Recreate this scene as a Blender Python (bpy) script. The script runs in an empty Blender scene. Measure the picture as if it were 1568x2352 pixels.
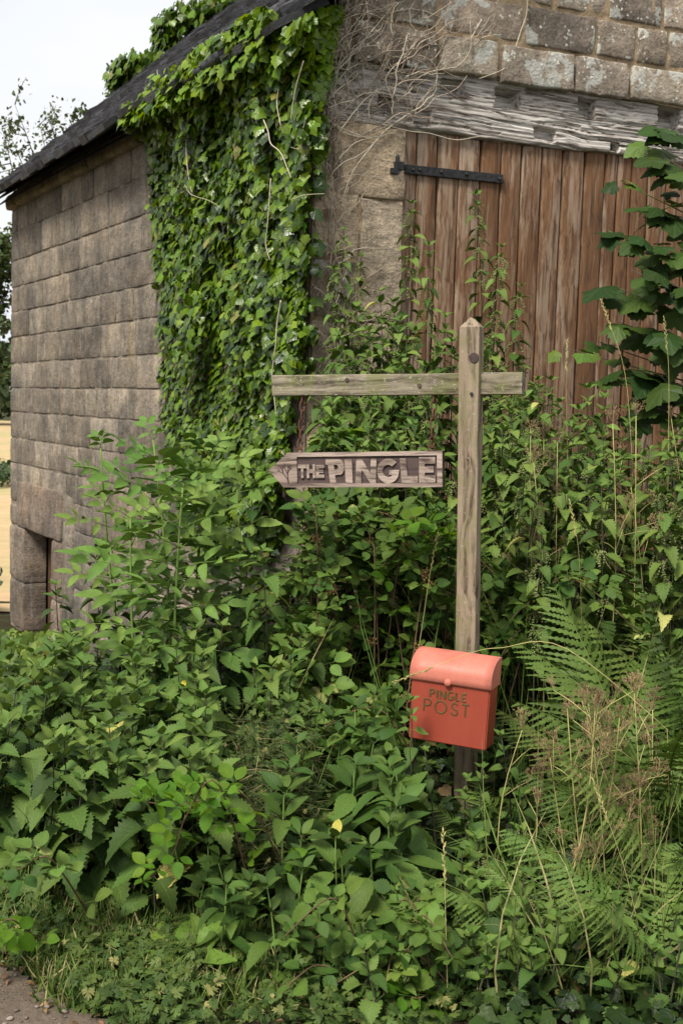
import bpy, math, random
import numpy as np
from mathutils import Vector, Matrix, noise as mnoise
from mathutils.geometry import tessellate_polygon

# ------------------------------------------------------------------ camera, sky, sun, exposure
SC = bpy.context.scene
COL = SC.collection
F, CX, CY = 2717.0, 784.0, 1176.0          # focal length and centre for a 1568 x 2352 picture
CAM = Vector((0, 0, 1.6))
ROT = Matrix.Rotation(math.radians(90 - 5.1), 3, 'X') @ Matrix.Rotation(math.radians(1.7), 3, 'Z')
cam_data = bpy.data.cameras.new('camera')
cam_data.sensor_fit = 'VERTICAL'
cam_data.sensor_height = 36.0
cam_data.sensor_width = 24.0
cam_data.lens = F / 2352.0 * 36.0
cam_data.clip_start = 0.05
cam_data.clip_end = 3000
cam_data.dof.use_dof = True
cam_data.dof.focus_distance = 4.15
cam_data.dof.aperture_fstop = 8.0
cam = bpy.data.objects.new('camera', cam_data)
cam.matrix_world = Matrix.Translation(CAM) @ ROT.to_4x4()
COL.objects.link(cam)
SC.camera = cam

SUN_VEC = Vector((-0.42, -0.62, 0.95)).normalized()      # direction towards the sun
SUN_EL = math.asin(SUN_VEC.z)
SUN_AZ = math.atan2(SUN_VEC.x, SUN_VEC.y)
world = bpy.data.worlds.new('World')
SC.world = world
world.use_nodes = True
wn = world.node_tree
wn.nodes.clear()
sky = wn.nodes.new('ShaderNodeTexSky')
sky.sky_type = 'NISHITA'
sky.sun_disc = False
sky.sun_elevation = SUN_EL
sky.sun_rotation = SUN_AZ
tc = wn.nodes.new('ShaderNodeTexCoord')
mp = wn.nodes.new('ShaderNodeMapping')
mp.inputs['Scale'].default_value = (1.0, 1.0, 2.4)
cn = wn.nodes.new('ShaderNodeTexNoise')
cn.inputs['Scale'].default_value = 2.2
cn.inputs['Detail'].default_value = 5
cn.inputs['Roughness'].default_value = 0.5
cr = wn.nodes.new('ShaderNodeValToRGB')
cr.color_ramp.elements[0].position = 0.3
cr.color_ramp.elements[0].color = (6.0, 6.3, 6.7, 1)
cr.color_ramp.elements[1].position = 0.68
cr.color_ramp.elements[1].color = (7.3, 7.3, 7.25, 1)
mx = wn.nodes.new('ShaderNodeMix')
mx.data_type = 'RGBA'
mx.inputs[0].default_value = 0.93
bg = wn.nodes.new('ShaderNodeBackground')
bg.inputs['Strength'].default_value = 0.1
wo = wn.nodes.new('ShaderNodeOutputWorld')
wn.links.new(tc.outputs['Generated'], mp.inputs['Vector'])
wn.links.new(mp.outputs[0], cn.inputs['Vector'])
wn.links.new(cn.outputs['Fac'], cr.inputs[0])
wn.links.new(sky.outputs[0], mx.inputs[6])
wn.links.new(cr.outputs[0], mx.inputs[7])
wn.links.new(mx.outputs[2], bg.inputs['Color'])
wn.links.new(bg.outputs[0], wo.inputs['Surface'])

sun_data = bpy.data.lights.new('sun', 'SUN')
sun_data.energy = 3.7
sun_data.angle = math.radians(18)
sun_data.color = (1.0, 0.95, 0.86)
sun = bpy.data.objects.new('sun', sun_data)
sun.rotation_euler = SUN_VEC.to_track_quat('Z', 'Y').to_euler()
sun.location = (-4, -5, 12)
COL.objects.link(sun)

SC.view_settings.view_transform = 'Standard'
SC.view_settings.look = 'None'
SC.view_settings.gamma = 1
SC.view_settings.use_curve_mapping = False
SC.view_settings.exposure = 0.55
SC.render.engine = 'CYCLES'
SC.cycles.use_denoising = True
SC.cycles.max_bounces = 6
SC.cycles.diffuse_bounces = 2
SC.cycles.glossy_bounces = 2
SC.cycles.transmission_bounces = 2
SC.cycles.caustics_reflective = False
SC.cycles.caustics_refractive = False

# ------------------------------------------------------------------ helpers
R = random.Random(11)
NR = np.random.default_rng(11)

def ray(px, py):
    return ROT @ Vector(((px - CX) / F, -(py - CY) / F, -1.0))

def at(px, py, d):                       # point at distance d (metres into the scene) seen at a picture position
    r = ray(px, py)
    return CAM + r * (d / r.y)

def proj(p):
    q = ROT.transposed() @ (Vector(p) - CAM)
    if q.z > -0.05:
        return (-9999, -9999)
    return (CX + F * q.x / -q.z, CY - F * q.y / -q.z)

def hit(px, py, O, u):                   # picture position -> (along wall, height) on a vertical wall
    r = ray(px, py)
    # CAM + s r = O + t u (xy)
    det = r.x * -u.y + u.x * r.y
    bx, by = O.x - CAM.x, O.y - CAM.y
    s = (bx * -u.y + u.x * by) / det
    t = (r.x * by - r.y * bx) / det
    return t, CAM.z + s * r.z

def sstep(a, b, x):
    t = min(1, max(0, (x - a) / (b - a)))
    return t * t * (3 - 2 * t)

def vnoise(x, y, seed=0):                # numpy value noise 0..1
    x = np.asarray(x, float); y = np.asarray(y, float)
    xi = np.floor(x); yi = np.floor(y)
    xf = x - xi; yf = y - yi
    def h(a, b):
        v = np.sin(a * 127.1 + b * 311.7 + seed * 74.7) * 43758.5453
        return v - np.floor(v)
    sx = xf * xf * (3 - 2 * xf); sy = yf * yf * (3 - 2 * yf)
    return ((h(xi, yi) * (1 - sx) + h(xi + 1, yi) * sx) * (1 - sy)
            + (h(xi, yi + 1) * (1 - sx) + h(xi + 1, yi + 1) * sx) * sy)

def fbm(x, y, seed=0, o=4):
    s = 0; a = 0.5
    for i in range(o):
        s = s + a * vnoise(x * 2 ** i, y * 2 ** i, seed + i * 3); a *= 0.5
    return s / (1 - 0.5 ** o)

def mesh(name, verts, faces, mat=None, smooth=False, uv=None):
    me = bpy.data.meshes.new(name)
    me.from_pydata([tuple(v) for v in verts], [], faces)
    if mat:
        me.materials.append(mat)
    if smooth:
        me.polygons.foreach_set('use_smooth', [True] * len(me.polygons))
    if uv is not None:
        l = me.uv_layers.new(name='UVMap')
        vi = np.zeros(len(me.loops), int)
        me.loops.foreach_get('vertex_index', vi)
        l.data.foreach_set('uv', np.asarray(uv, float)[vi].ravel())
    me.update()
    return me

def tag(o, label=None, cat=None, group=None, kind=None):
    if label: o['label'] = label
    if cat: o['category'] = cat
    if group: o['group'] = group
    if kind: o['kind'] = kind
    return o

def empty(name, loc, label, cat, group=None):
    o = bpy.data.objects.new(name, None)
    o.empty_display_size = 0.05
    o.location = loc
    COL.objects.link(o)
    return tag(o, label, cat, group)

def add(name, me, parent=None, M=None):
    """link a mesh object; M is its matrix in the world, parts sit under roots that are only translated"""
    o = bpy.data.objects.new(name, me)
    COL.objects.link(o)
    if parent is not None:
        o.parent = parent
        W = parent.matrix_basis.copy()
        if parent.parent: W = parent.parent.matrix_basis @ W
        o.matrix_basis = W.inverted() @ (M if M is not None else Matrix())
    elif M is not None:
        o.matrix_basis = M
    return o

def frame(p, y, zhint, s=1.0, sx=None):
    """matrix at p, local +Y along y, local +Z near zhint"""
    y = y.normalized()
    x = y.cross(zhint)
    if x.length < 1e-4:
        x = y.cross(Vector((0.3, 0.9, 0.1)))
    x.normalize()
    z = x.cross(y)
    sx = s if sx is None else sx
    return Matrix(((x.x * sx, y.x * s, z.x * s, p.x), (x.y * sx, y.y * s, z.y * s, p.y), (x.z * sx, y.z * s, z.z * s, p.z), (0, 0, 0, 1)))

def tube(pts, rad, sides=5, flat=None):
    pts = [Vector(p) for p in pts]
    n = len(pts)
    V, Fc = [], []
    up = Vector((0.13, 0.31, 0.94))
    for i, p in enumerate(pts):
        t = (pts[min(i + 1, n - 1)] - pts[max(i - 1, 0)])
        t = t.normalized() if t.length > 1e-9 else Vector((0, 0, 1))
        if flat is not None:
            a = t.cross(flat).normalized(); b = flat.normalized()
        else:
            a = t.cross(up)
            if a.length < 0.1: a = t.cross(Vector((1, 0, 0)))
            a.normalize(); b = a.cross(t)
        r = rad[i] if hasattr(rad, '__len__') else rad
        rb = r * (0.45 if flat is not None else 1)
        for k in range(sides):
            an = 2 * math.pi * k / sides
            V.append(p + a * (math.cos(an) * r) + b * (math.sin(an) * rb))
    for i in range(n - 1):
        for k in range(sides):
            k2 = (k + 1) % sides
            Fc.append((i * sides + k, i * sides + k2, (i + 1) * sides + k2, (i + 1) * sides + k))
    Fc.append(tuple(range(sides))[::-1])
    Fc.append(tuple((n - 1) * sides + k for k in range(sides)))
    return V, Fc

class MB:
    def __init__(s): s.v = []; s.f = []; s.uv = []
    def add(s, V, Fc, M=None, uv=None):
        b = len(s.v)
        s.v += [(M @ Vector(v)) if M is not None else Vector(v) for v in V]
        s.f += [tuple(i + b for i in f) for f in Fc]
        s.uv += list(uv) if uv is not None else [(0, 0)] * len(V)
    def box(s, c, h, M=None):
        V = [Vector((c[0] + sx * h[0], c[1] + sy * h[1], c[2] + sz * h[2])) for sz in (-1, 1) for sy in (-1, 1) for sx in (-1, 1)]
        s.add(V, [(0, 2, 3, 1), (4, 5, 7, 6), (0, 1, 5, 4), (2, 6, 7, 3), (0, 4, 6, 2), (1, 3, 7, 5)], M)
    def tube(s, pts, rad, sides=5, flat=None): s.add(*tube(pts, rad, sides, flat))
    def mesh(s, name, mat, smooth=False): return mesh(name, s.v, s.f, mat, smooth, s.uv)

def bevel_mesh(me, w, seg=2):
    import bmesh
    bm = bmesh.new(); bm.from_mesh(me)
    bmesh.ops.bevel(bm, geom=bm.edges[:], offset=w, segments=seg, affect='EDGES', profile=0.6)
    bm.to_mesh(me); bm.free(); me.update()
    return me

def tri_of(me):
    me.calc_loop_triangles()
    v = np.zeros(len(me.vertices) * 3); me.vertices.foreach_get('co', v)
    t = np.zeros(len(me.loop_triangles) * 3, int); me.loop_triangles.foreach_get('vertices', t)
    uv = np.zeros((len(me.vertices), 2))
    if me.uv_layers:
        vi = np.zeros(len(me.loops), int); me.loops.foreach_get('vertex_index', vi)
        u = np.zeros(len(me.loops) * 2); me.uv_layers[0].data.foreach_get('uv', u)
        uv[vi] = u.reshape(-1, 2)
    return v.reshape(-1, 3), t.reshape(-1, 3), uv

def merged(name, variants, mats4, mat):
    """one mesh out of many small pieces; each piece gets its own random number"""
    vs, ts, us, rs = [], [], [], []
    off = 0
    data = [tri_of(m) for m in variants]
    for i, M in enumerate(mats4):
        v, t, uv = data[i % len(data)]
        A = np.array(M)
        vs.append(v @ A[:3, :3].T + A[:3, 3]); ts.append(t + off); us.append(uv[t.ravel()])
        rs.append(np.full(len(v), R.random())); off += len(v)
    V = np.concatenate(vs); T = np.concatenate(ts); U = np.concatenate(us); RR = np.concatenate(rs)
    me = bpy.data.meshes.new(name)
    me.vertices.add(len(V)); me.vertices.foreach_set('co', V.ravel())
    me.loops.add(len(T) * 3); me.loops.foreach_set('vertex_index', T.ravel())
    me.polygons.add(len(T)); me.polygons.foreach_set('loop_start', np.arange(len(T)) * 3)
    l = me.uv_layers.new(name='UVMap'); l.data.foreach_set('uv', U.ravel())
    a = me.attributes.new('rnd', 'FLOAT', 'POINT'); a.data.foreach_set('value', RR)
    me.materials.append(mat)
    me.update(calc_edges=True); me.validate()
    return me

# ------------------------------------------------------------------ materials
def nd(nt, typ, ins=None, **props):
    n = nt.nodes.new(typ)
    for k, v in props.items(): setattr(n, k, v)
    for k, v in (ins or {}).items():
        if isinstance(v, bpy.types.NodeSocket): nt.links.new(v, n.inputs[k])
        else: n.inputs[k].default_value = v
    return n

def c4(c): return (c[0], c[1], c[2], 1)

class Mat:
    def __init__(s, name):
        s.m = bpy.data.materials.new(name); s.m.use_nodes = True
        s.nt = s.m.node_tree; s.nt.nodes.clear()
        s.out = s.nt.nodes.new('ShaderNodeOutputMaterial')
    def n(s, typ, ins=None, **p): return nd(s.nt, typ, ins, **p)
    def obj_vec(s, scale=(1, 1, 1), jitter=True, rot=(0, 0, 0)):
        v = s.n('ShaderNodeTexCoord').outputs['Object']
        if jitter:
            r = s.rand()
            k = s.n('ShaderNodeVectorMath', {0: (37.0, 53.0, 71.0), 3: r}, operation='SCALE')
            v = s.n('ShaderNodeVectorMath', {0: v, 1: k.outputs[0]}, operation='ADD').outputs[0]
        return s.n('ShaderNodeMapping', {'Vector': v, 'Scale': scale, 'Rotation': rot}).outputs[0]
    def rand(s):
        o = s.n('ShaderNodeObjectInfo').outputs['Random']
        a = s.n('ShaderNodeAttribute', attribute_name='rnd').outputs['Fac']
        return s.math('FRACT', s.math('ADD', o, a))
    def math(s, op, a, b=0.0, c=0.0): return s.n('ShaderNodeMath', {0: a, 1: b, 2: c}, operation=op).outputs[0]
    def noise(s, vec, scale, detail=4, rough=0.55, dist=0.0):
        return s.n('ShaderNodeTexNoise', {'Vector': vec, 'Scale': scale, 'Detail': detail, 'Roughness': rough, 'Distortion': dist}).outputs['Fac']
    def vor(s, vec, scale, feature='F1'):
        return s.n('ShaderNodeTexVoronoi', {'Vector': vec, 'Scale': scale}, feature=feature).outputs['Distance']
    def ramp(s, fac, stops, interp='LINEAR'):
        n = s.n('ShaderNodeValToRGB', {0: fac}); e = n.color_ramp; e.interpolation = interp
        while len(e.elements) < len(stops): e.elements.new(0.5)
        for el, (p, c) in zip(e.elements, stops):
            el.position = p; el.color = c4(c) if hasattr(c, '__len__') else (c, c, c, 1)
        return n.outputs[0]
    def mix(s, fac, a, b, blend='MIX'):
        n = s.n('ShaderNodeMix', data_type='RGBA', blend_type=blend)
        for i, v in ((0, fac), (6, a), (7, b)):
            if isinstance(v, bpy.types.NodeSocket): s.nt.links.new(v, n.inputs[i])
            else: n.inputs[i].default_value = v if i == 0 else c4(v)
        return n.outputs[2]
    def hsv(s, col, h=0.5, sat=1.0, val=1.0): return s.n('ShaderNodeHueSaturation', {'Hue': h, 'Saturation': sat, 'Value': val, 'Color': col}).outputs[0]
    def bump(s, h, strength=0.5, dist=0.01, normal=None):
        i = {'Height': h, 'Strength': strength, 'Distance': dist}
        if normal is not None: i['Normal'] = normal
        return s.n('ShaderNodeBump', i).outputs[0]
    def finish(s, col, rough=0.8, normal=None, metal=0.0, spec=0.35, transl=None, tfac=0.3):
        i = {'Base Color': col if isinstance(col, bpy.types.NodeSocket) else c4(col), 'Roughness': rough, 'Metallic': metal, 'Specular IOR Level': spec}
        if normal is not None: i['Normal'] = normal
        p = s.n('ShaderNodeBsdfPrincipled', i).outputs[0]
        if transl is not None:
            t = s.n('ShaderNodeBsdfTranslucent', {'Color': transl}).outputs[0]
            p = s.n('ShaderNodeMixShader', {0: tfac, 1: p, 2: t}).outputs[0]
        s.nt.links.new(p, s.out.inputs['Surface'])
        return s.m

def mat_leaf(name, dark, light, yellow=None, yfrac=0.03, rough=0.55, spec=0.18, veins=7.0, vein_amt=0.35, tfac=0.11, bright=0.5):
    m = Mat(name)
    r = m.rand()
    r2 = m.math('FRACT', m.math('MULTIPLY', r, 17.31))
    col = m.mix(r, dark, light)
    v = m.obj_vec((1, 1, 1))
    nz = m.noise(v, 28, 3)
    col = m.hsv(col, m.math('MULTIPLY_ADD', r2, 0.03, 0.483), 1.08, m.math('MULTIPLY_ADD', nz, bright * 1.5, 0.86 - bright * 0.8))
    uv = m.n('ShaderNodeSeparateXYZ', {0: m.n('ShaderNodeUVMap', uv_map='UVMap').outputs[0]})
    au = m.math('ABSOLUTE', uv.outputs[0])
    ph = m.math('SUBTRACT', m.math('MULTIPLY', uv.outputs[1], veins), m.math('MULTIPLY', au, veins * 0.42))
    saw = m.math('ABSOLUTE', m.math('SUBTRACT', m.math('FRACT', ph), 0.5))
    side = m.ramp(saw, [(0.0, 1.0), (0.16, 0.0)])
    mid = m.ramp(au, [(0.03, 1.0), (0.09, 0.0)])
    vn = m.math('MAXIMUM', side, mid)
    col = m.mix(m.math('MULTIPLY', vn, vein_amt), col, m.hsv(col, 0.49, 0.9, 1.6))
    if yellow:
        yk = m.math('GREATER_THAN', r2, 1 - yfrac)
        yn = m.ramp(nz, [(0.4, 0.35), (0.6, 1.0)])
        col = m.mix(m.math('MULTIPLY', yk, yn), col, yellow)
    nrm = m.bump(m.math('MULTIPLY', vn, -1.0), 0.35, 0.002)
    tr = m.hsv(col, 0.485, 1.1, 1.5)
    return m.finish(col, rough, nrm, 0, spec, tr, tfac)

def mat_flat(name, c1, c2, scale=20, rough=0.8, spec=0.3, stretch=(1, 1, 1), bump=0.3, metal=0.0, rnd=0.2):
    m = Mat(name)
    v = m.obj_vec(stretch)
    nz = m.noise(v, scale, 5)
    col = m.mix(m.ramp(nz, [(0.3, 0.0), (0.7, 1.0)]), c1, c2)
    col = m.hsv(col, 0.5, 1.0, m.math('MULTIPLY_ADD', m.rand(), 2 * rnd, 1 - rnd))
    return m.finish(col, rough, m.bump(nz, bump, 0.01), metal, spec)

def mat_stone(name, tones, lichen=0.0, streak=0.0, tool=0.0, sc=1.0, val=(0.75, 0.5)):
    m = Mat(name)
    v = m.obj_vec()
    r = m.rand()
    r2 = m.math('FRACT', m.math('MULTIPLY', r, 9.7))
    col = m.ramp(r, [(i / (len(tones) - 1), t) for i, t in enumerate(tones)])
    big = m.noise(v, 3.2 * sc, 4, 0.6)
    col = m.hsv(col, 0.5, 1.0, m.ramp(big, [(0.25, 0.55), (0.5, 0.95), (0.75, 1.35)]))
    fine = m.noise(v, 60 * sc, 6, 0.7)
    col = m.hsv(col, 0.5, 1.0, m.math('MULTIPLY_ADD', fine, 1.0, 0.5))
    pits = m.ramp(m.noise(v, 38, 2, 0.5), [(0.30, 1.0), (0.38, 0.0)])
    col = m.mix(m.math('MULTIPLY', pits, 0.55), col, (0.05, 0.042, 0.035))
    col = m.hsv(col, 0.5, 1.0, m.math('MULTIPLY_ADD', r2, val[1], val[0]))
    if streak:
        g = m.n('ShaderNodeNewGeometry').outputs['Position']
        sv = m.n('ShaderNodeMapping', {'Vector': g, 'Scale': (3.2, 3.2, 1.0)}).outputs[0]
        st = m.noise(sv, 2.2, 5, 0.65)
        col = m.mix(m.math('MULTIPLY', m.ramp(st, [(0.46, 0.0), (0.66, 1.0)]), streak), col, (0.085, 0.074, 0.062))
        bl = m.noise(g, 1.7, 5, 0.7)
        col = m.hsv(col, 0.5, m.ramp(bl, [(0.35, 0.75), (0.65, 1.1)]), m.ramp(bl, [(0.3, 0.6), (0.68, 1.35)]))
        st2 = m.noise(m.n('ShaderNodeMapping', {'Vector': g, 'Scale': (9, 9, 1.0), 'Location': (3, 1, 7)}).outputs[0], 2.0, 4, 0.6)
        col = m.mix(m.math('MULTIPLY', m.ramp(st2, [(0.60, 0.0), (0.70, 1.0)]), streak * 0.55), col, (0.42, 0.39, 0.35))
        st3 = m.noise(m.n('ShaderNodeMapping', {'Vector': g, 'Scale': (6, 6, 0.5), 'Location': (8, 4, 2)}).outputs[0], 2.6, 3, 0.6)
        col = m.mix(m.math('MULTIPLY', m.ramp(st3, [(0.68, 0.0), (0.73, 1.0)]), 0.7), col, (0.33, 0.2, 0.04))
    mid = m.noise(v, 15, 5, 0.65)
    col = m.hsv(col, 0.5, 1.0, m.ramp(mid, [(0.32, 0.72), (0.66, 1.2)]))
    h = m.math('ADD', m.math('MULTIPLY', fine, 0.4), m.math('ADD', big, m.math('MULTIPLY', mid, 0.8)))
    if lichen:
        ln = m.noise(v, 6.5, 3, 0.6)
        edge = m.noise(v, 45, 4, 0.7)
        cover = m.ramp(ln, [(0.50, 0.0), (0.66, 1.0)])
        grey = m.ramp(m.math('ADD', m.math('MULTIPLY', cover, 0.6), m.math('MULTIPLY', edge, 0.7)), [(0.60, 0.0), (0.72, 1.0)])
        col = m.mix(m.math('MULTIPLY', grey, lichen), col, (0.46, 0.45, 0.40))
        vd = m.vor(m.n('ShaderNodeVectorMath', {0: v, 1: m.n('ShaderNodeVectorMath', {0: m.n('ShaderNodeTexNoise', {'Vector': v, 'Scale': 60.0}).outputs['Color'], 3: 0.012}, operation='SCALE').outputs[0]}, operation='ADD').outputs[0], 34)
        spots = m.math('MULTIPLY', m.ramp(vd, [(0.22, 1.0), (0.34, 0.0)]), m.ramp(m.noise(v, 11, 3, 0.6), [(0.50, 0.0), (0.58, 1.0)]))
        col = m.mix(m.math('MULTIPLY', spots, lichen), col, (0.72, 0.70, 0.60))
        h = m.math('ADD', h, m.math('MULTIPLY', spots, 0.15))
    if tool:
        tv = m.n('ShaderNodeMapping', {'Vector': v, 'Rotation': (0, math.radians(-32), 0), 'Scale': (14, 1, 42)}).outputs[0]
        tn = m.noise(tv, 1.0, 2, 0.5)
        h = m.math('ADD', h, m.math('MULTIPLY', tn, tool))
        col = m.hsv(col, 0.5, 1.0, m.math('MULTIPLY_ADD', tn, 0.5, 0.75))
    return m.finish(col, 0.92, m.bump(h, 0.75, 0.02), 0, 0.2)

def mat_wood(name, base, pale, dark, axis='Z', grain=1.0, paint=None, moss=0.0, bumpk=0.6, rough=0.85):
    m = Mat(name)
    k = {'X': (2.2, 34, 34), 'Z': (34, 34, 2.2)}[axis]
    k2 = {'X': (0.9, 7, 7), 'Z': (7, 7, 0.9)}[axis]
    v0 = m.obj_vec((1, 1, 1))
    wob = m.noise(v0, 3.0, 2)
    v = m.n('ShaderNodeMapping', {'Vector': v0, 'Scale': tuple(x * grain for x in k)}).outputs[0]
    off = m.n('ShaderNodeVectorMath', {0: (1.0, 1.0, 1.0), 3: m.math('MULTIPLY', wob, 3.2)}, operation='SCALE').outputs[0]
    v = m.n('ShaderNodeVectorMath', {0: v, 1: off}, operation='ADD').outputs[0]
    g = m.noise(v, 1.0, 5, 0.65)
    b = m.noise(m.n('ShaderNodeMapping', {'Vector': v0, 'Scale': k2}).outputs[0], 1.0, 4, 0.6)
    col = m.mix(m.ramp(b, [(0.3, 0.0), (0.72, 1.0)]), base, pale)
    if paint:
        pk = m.noise(m.n('ShaderNodeMapping', {'Vector': v0, 'Scale': tuple(x * 1.3 for x in k2)}).outputs[0], 1.3, 6, 0.72)
        rr = m.math('MULTIPLY_ADD', m.rand(), 0.16, -0.08)
        col = m.mix(m.ramp(m.math('ADD', m.math('ADD', pk, rr), m.math('MULTIPLY', g, 0.42)), [(0.66, 1.0), (0.80, 0.0)]), col, paint)
    col = m.mix(m.ramp(g, [(0.36, 1.0), (0.54, 0.0)]), col, dark)
    col = m.hsv(col, 0.5, 1.0, m.math('MULTIPLY_ADD', m.rand(), 0.3, 0.85))
    if moss:
        mn = m.noise(v0, 14, 5, 0.7)
        col = m.mix(m.math('MULTIPLY', m.ramp(mn, [(0.46, 0.0), (0.62, 1.0)]), moss), col, (0.16, 0.17, 0.055))
        ln = m.noise(v0, 70, 4, 0.7)
        col = m.mix(m.math('MULTIPLY', m.ramp(ln, [(0.60, 0.0), (0.66, 1.0)]), moss * 0.9), col, (0.5, 0.48, 0.4))
    return m.finish(col, rough, m.bump(g, bumpk, 0.006), 0, 0.2)

M_nettle = mat_leaf('nettle_green', (0.030, 0.062, 0.016), (0.115, 0.185, 0.046), (0.5, 0.44, 0.12), 0.008)
M_nettle_far = mat_leaf('nettle_light_green', (0.042, 0.082, 0.018), (0.165, 0.240, 0.060), (0.5, 0.46, 0.15), 0.007)
M_tip = mat_leaf('young_nettle_green', (0.060, 0.112, 0.024), (0.145, 0.22, 0.054), None, veins=7)
M_broad = mat_leaf('broad_leaf_green', (0.036, 0.074, 0.017), (0.10, 0.165, 0.038), (0.5, 0.42, 0.08), 0.01, veins=6, vein_amt=0.2)
M_elder = mat_leaf('elder_green', (0.085, 0.155, 0.035), (0.175, 0.275, 0.070), (0.6, 0.5, 0.05), 0.012, veins=6, vein_amt=0.2)
M_bramble = mat_leaf('bramble_green', (0.040, 0.086, 0.018), (0.13, 0.205, 0.045), (0.36, 0.38, 0.12), 0.02, veins=7, vein_amt=0.25)
M_bramble_new = mat_leaf('young_bramble_green', (0.085, 0.185, 0.025), (0.15, 0.27, 0.04), None, veins=7, vein_amt=0.2, tfac=0.4)
M_ivy = mat_leaf('ivy_green', (0.015, 0.042, 0.005), (0.14, 0.235, 0.022), (0.25, 0.22, 0.05), 0.02, rough=0.32, spec=0.45, veins=3, vein_amt=0.3, tfac=0.2)
M_ivy_new = mat_leaf('young_ivy_green', (0.13, 0.235, 0.022), (0.23, 0.34, 0.04), None, rough=0.38, spec=0.35, veins=3, vein_amt=0.25, tfac=0.3)
M_ground_ivy = mat_leaf('ground_ivy_green', (0.009, 0.020, 0.006), (0.040, 0.072, 0.018), (0.16, 0.10, 0.04), 0.06, rough=0.4, veins=3, vein_amt=0.2)  # leaf colour darkened to stand for the shade in hollows between plants
M_mound = mat_leaf('pale_ivy_green', (0.045, 0.085, 0.018), (0.17, 0.235, 0.05), (0.3, 0.24, 0.05), 0.05, rough=0.4, veins=3, vein_amt=0.2)
M_fern = mat_leaf('fern_green', (0.075, 0.130, 0.028), (0.165, 0.235, 0.066), None, rough=0.6, vein_amt=0.1)
M_maple = mat_leaf('sycamore_green', (0.020, 0.046, 0.011), (0.065, 0.112, 0.026), None, rough=0.5, veins=5, vein_amt=0.3, tfac=0.2)
M_maple_new = mat_leaf('young_sycamore_green', (0.07, 0.125, 0.024), (0.12, 0.19, 0.04), None, rough=0.5, veins=5, vein_amt=0.25)
M_dock = mat_leaf('dock_green', (0.085, 0.155, 0.028), (0.14, 0.215, 0.045), None, rough=0.5, veins=9, vein_amt=0.3)
M_cup = mat_leaf('buttercup_green', (0.034, 0.064, 0.016), (0.10, 0.145, 0.040), (0.25, 0.23, 0.08), 0.05, vein_amt=0.1)
M_grass = mat_leaf('grass_green', (0.055, 0.12, 0.025), (0.15, 0.21, 0.055), (0.4, 0.33, 0.16), 0.22, vein_amt=0.0)
M_hay = mat_leaf('dry_grass', (0.035, 0.055, 0.018), (0.12, 0.135, 0.05), (0.3, 0.25, 0.12), 0.12, vein_amt=0.0)
M_seed = mat_flat('dry_seed_brown', (0.17, 0.105, 0.055), (0.30, 0.215, 0.11), 40, rnd=0.5)
M_drystem = mat_flat('dry_stem_straw', (0.30, 0.27, 0.09), (0.42, 0.36, 0.15), 25, rnd=0.3)
M_catkin = mat_flat('nettle_flower_green', (0.11, 0.14, 0.04), (0.22, 0.23, 0.09), 90, rnd=0.3)
M_nstem = mat_flat('nettle_stem', (0.030, 0.024, 0.022), (0.055, 0.06, 0.028), 18, rnd=0.4)
M_gstem = mat_flat('green_stem', (0.09, 0.16, 0.03), (0.15, 0.22, 0.05), 14, rnd=0.2)
M_bstem = mat_flat('bramble_stem', (0.10, 0.05, 0.035), (0.16, 0.11, 0.05), 30, rnd=0.3)
M_vine = mat_flat('dead_ivy_stem', (0.23, 0.17, 0.125), (0.40, 0.33, 0.26), 60, rnd=0.35, bump=0.5)
M_vine_pale = mat_flat('bare_ivy_stem', (0.40, 0.34, 0.25), (0.6, 0.53, 0.42), 60, rnd=0.15)
M_bark = mat_flat('bark', (0.07, 0.055, 0.04), (0.14, 0.11, 0.08), 30, stretch=(1, 1, 0.3))
M_twigleaf = mat_leaf('hawthorn_leaf', (0.05, 0.085, 0.03), (0.11, 0.15, 0.055), None, vein_amt=0.0)
M_fruit = mat_flat('dry_berry_brown', (0.16, 0.08, 0.03), (0.28, 0.17, 0.07), 90, rnd=0.3)

M_stone_l = mat_stone('weathered_grey_sandstone', [(0.205, 0.162, 0.12), (0.25, 0.205, 0.155), (0.18, 0.147, 0.112), (0.275, 0.225, 0.17)], streak=0.5, tool=0.15, val=(0.80, 0.34))
M_stone_f = mat_stone('lichened_sandstone', [(0.25, 0.195, 0.15), (0.31, 0.25, 0.19), (0.215, 0.175, 0.14), (0.33, 0.275, 0.21)], lichen=0.9, val=(0.85, 0.4))
M_stone_j = mat_stone('tooled_yellow_sandstone', [(0.42, 0.33, 0.23), (0.45, 0.345, 0.235), (0.39, 0.315, 0.23)], tool=0.5, val=(0.9, 0.25))
M_stone_red = mat_stone('reddish_sandstone', [(0.21, 0.155, 0.115), (0.185, 0.14, 0.105)], tool=0.35, streak=0.4, val=(0.85, 0.3))
M_mortar = mat_stone('sandy_mortar', [(0.36, 0.265, 0.165), (0.36, 0.265, 0.165)], sc=2.5, val=(0.9, 0.1))
M_mortar_l = mat_stone('dull_mortar', [(0.25, 0.205, 0.155), (0.25, 0.205, 0.155)], sc=2.0, streak=0.5, val=(0.9, 0.1))
M_slate = mat_flat('dark_slate', (0.022, 0.023, 0.028), (0.10, 0.098, 0.105), 9, rough=0.6, spec=0.3, rnd=0.65, bump=0.5)
M_plank = mat_wood('stained_brown_planks', (0.25, 0.165, 0.105), (0.34, 0.26, 0.195), (0.09, 0.05, 0.03), 'Z', 1.5, paint=(0.19, 0.096, 0.047))
M_lintel = mat_wood('silvered_oak', (0.37, 0.32, 0.275), (0.66, 0.62, 0.575), (0.10, 0.078, 0.062), 'X', 1.4, bumpk=1.0)
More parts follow.
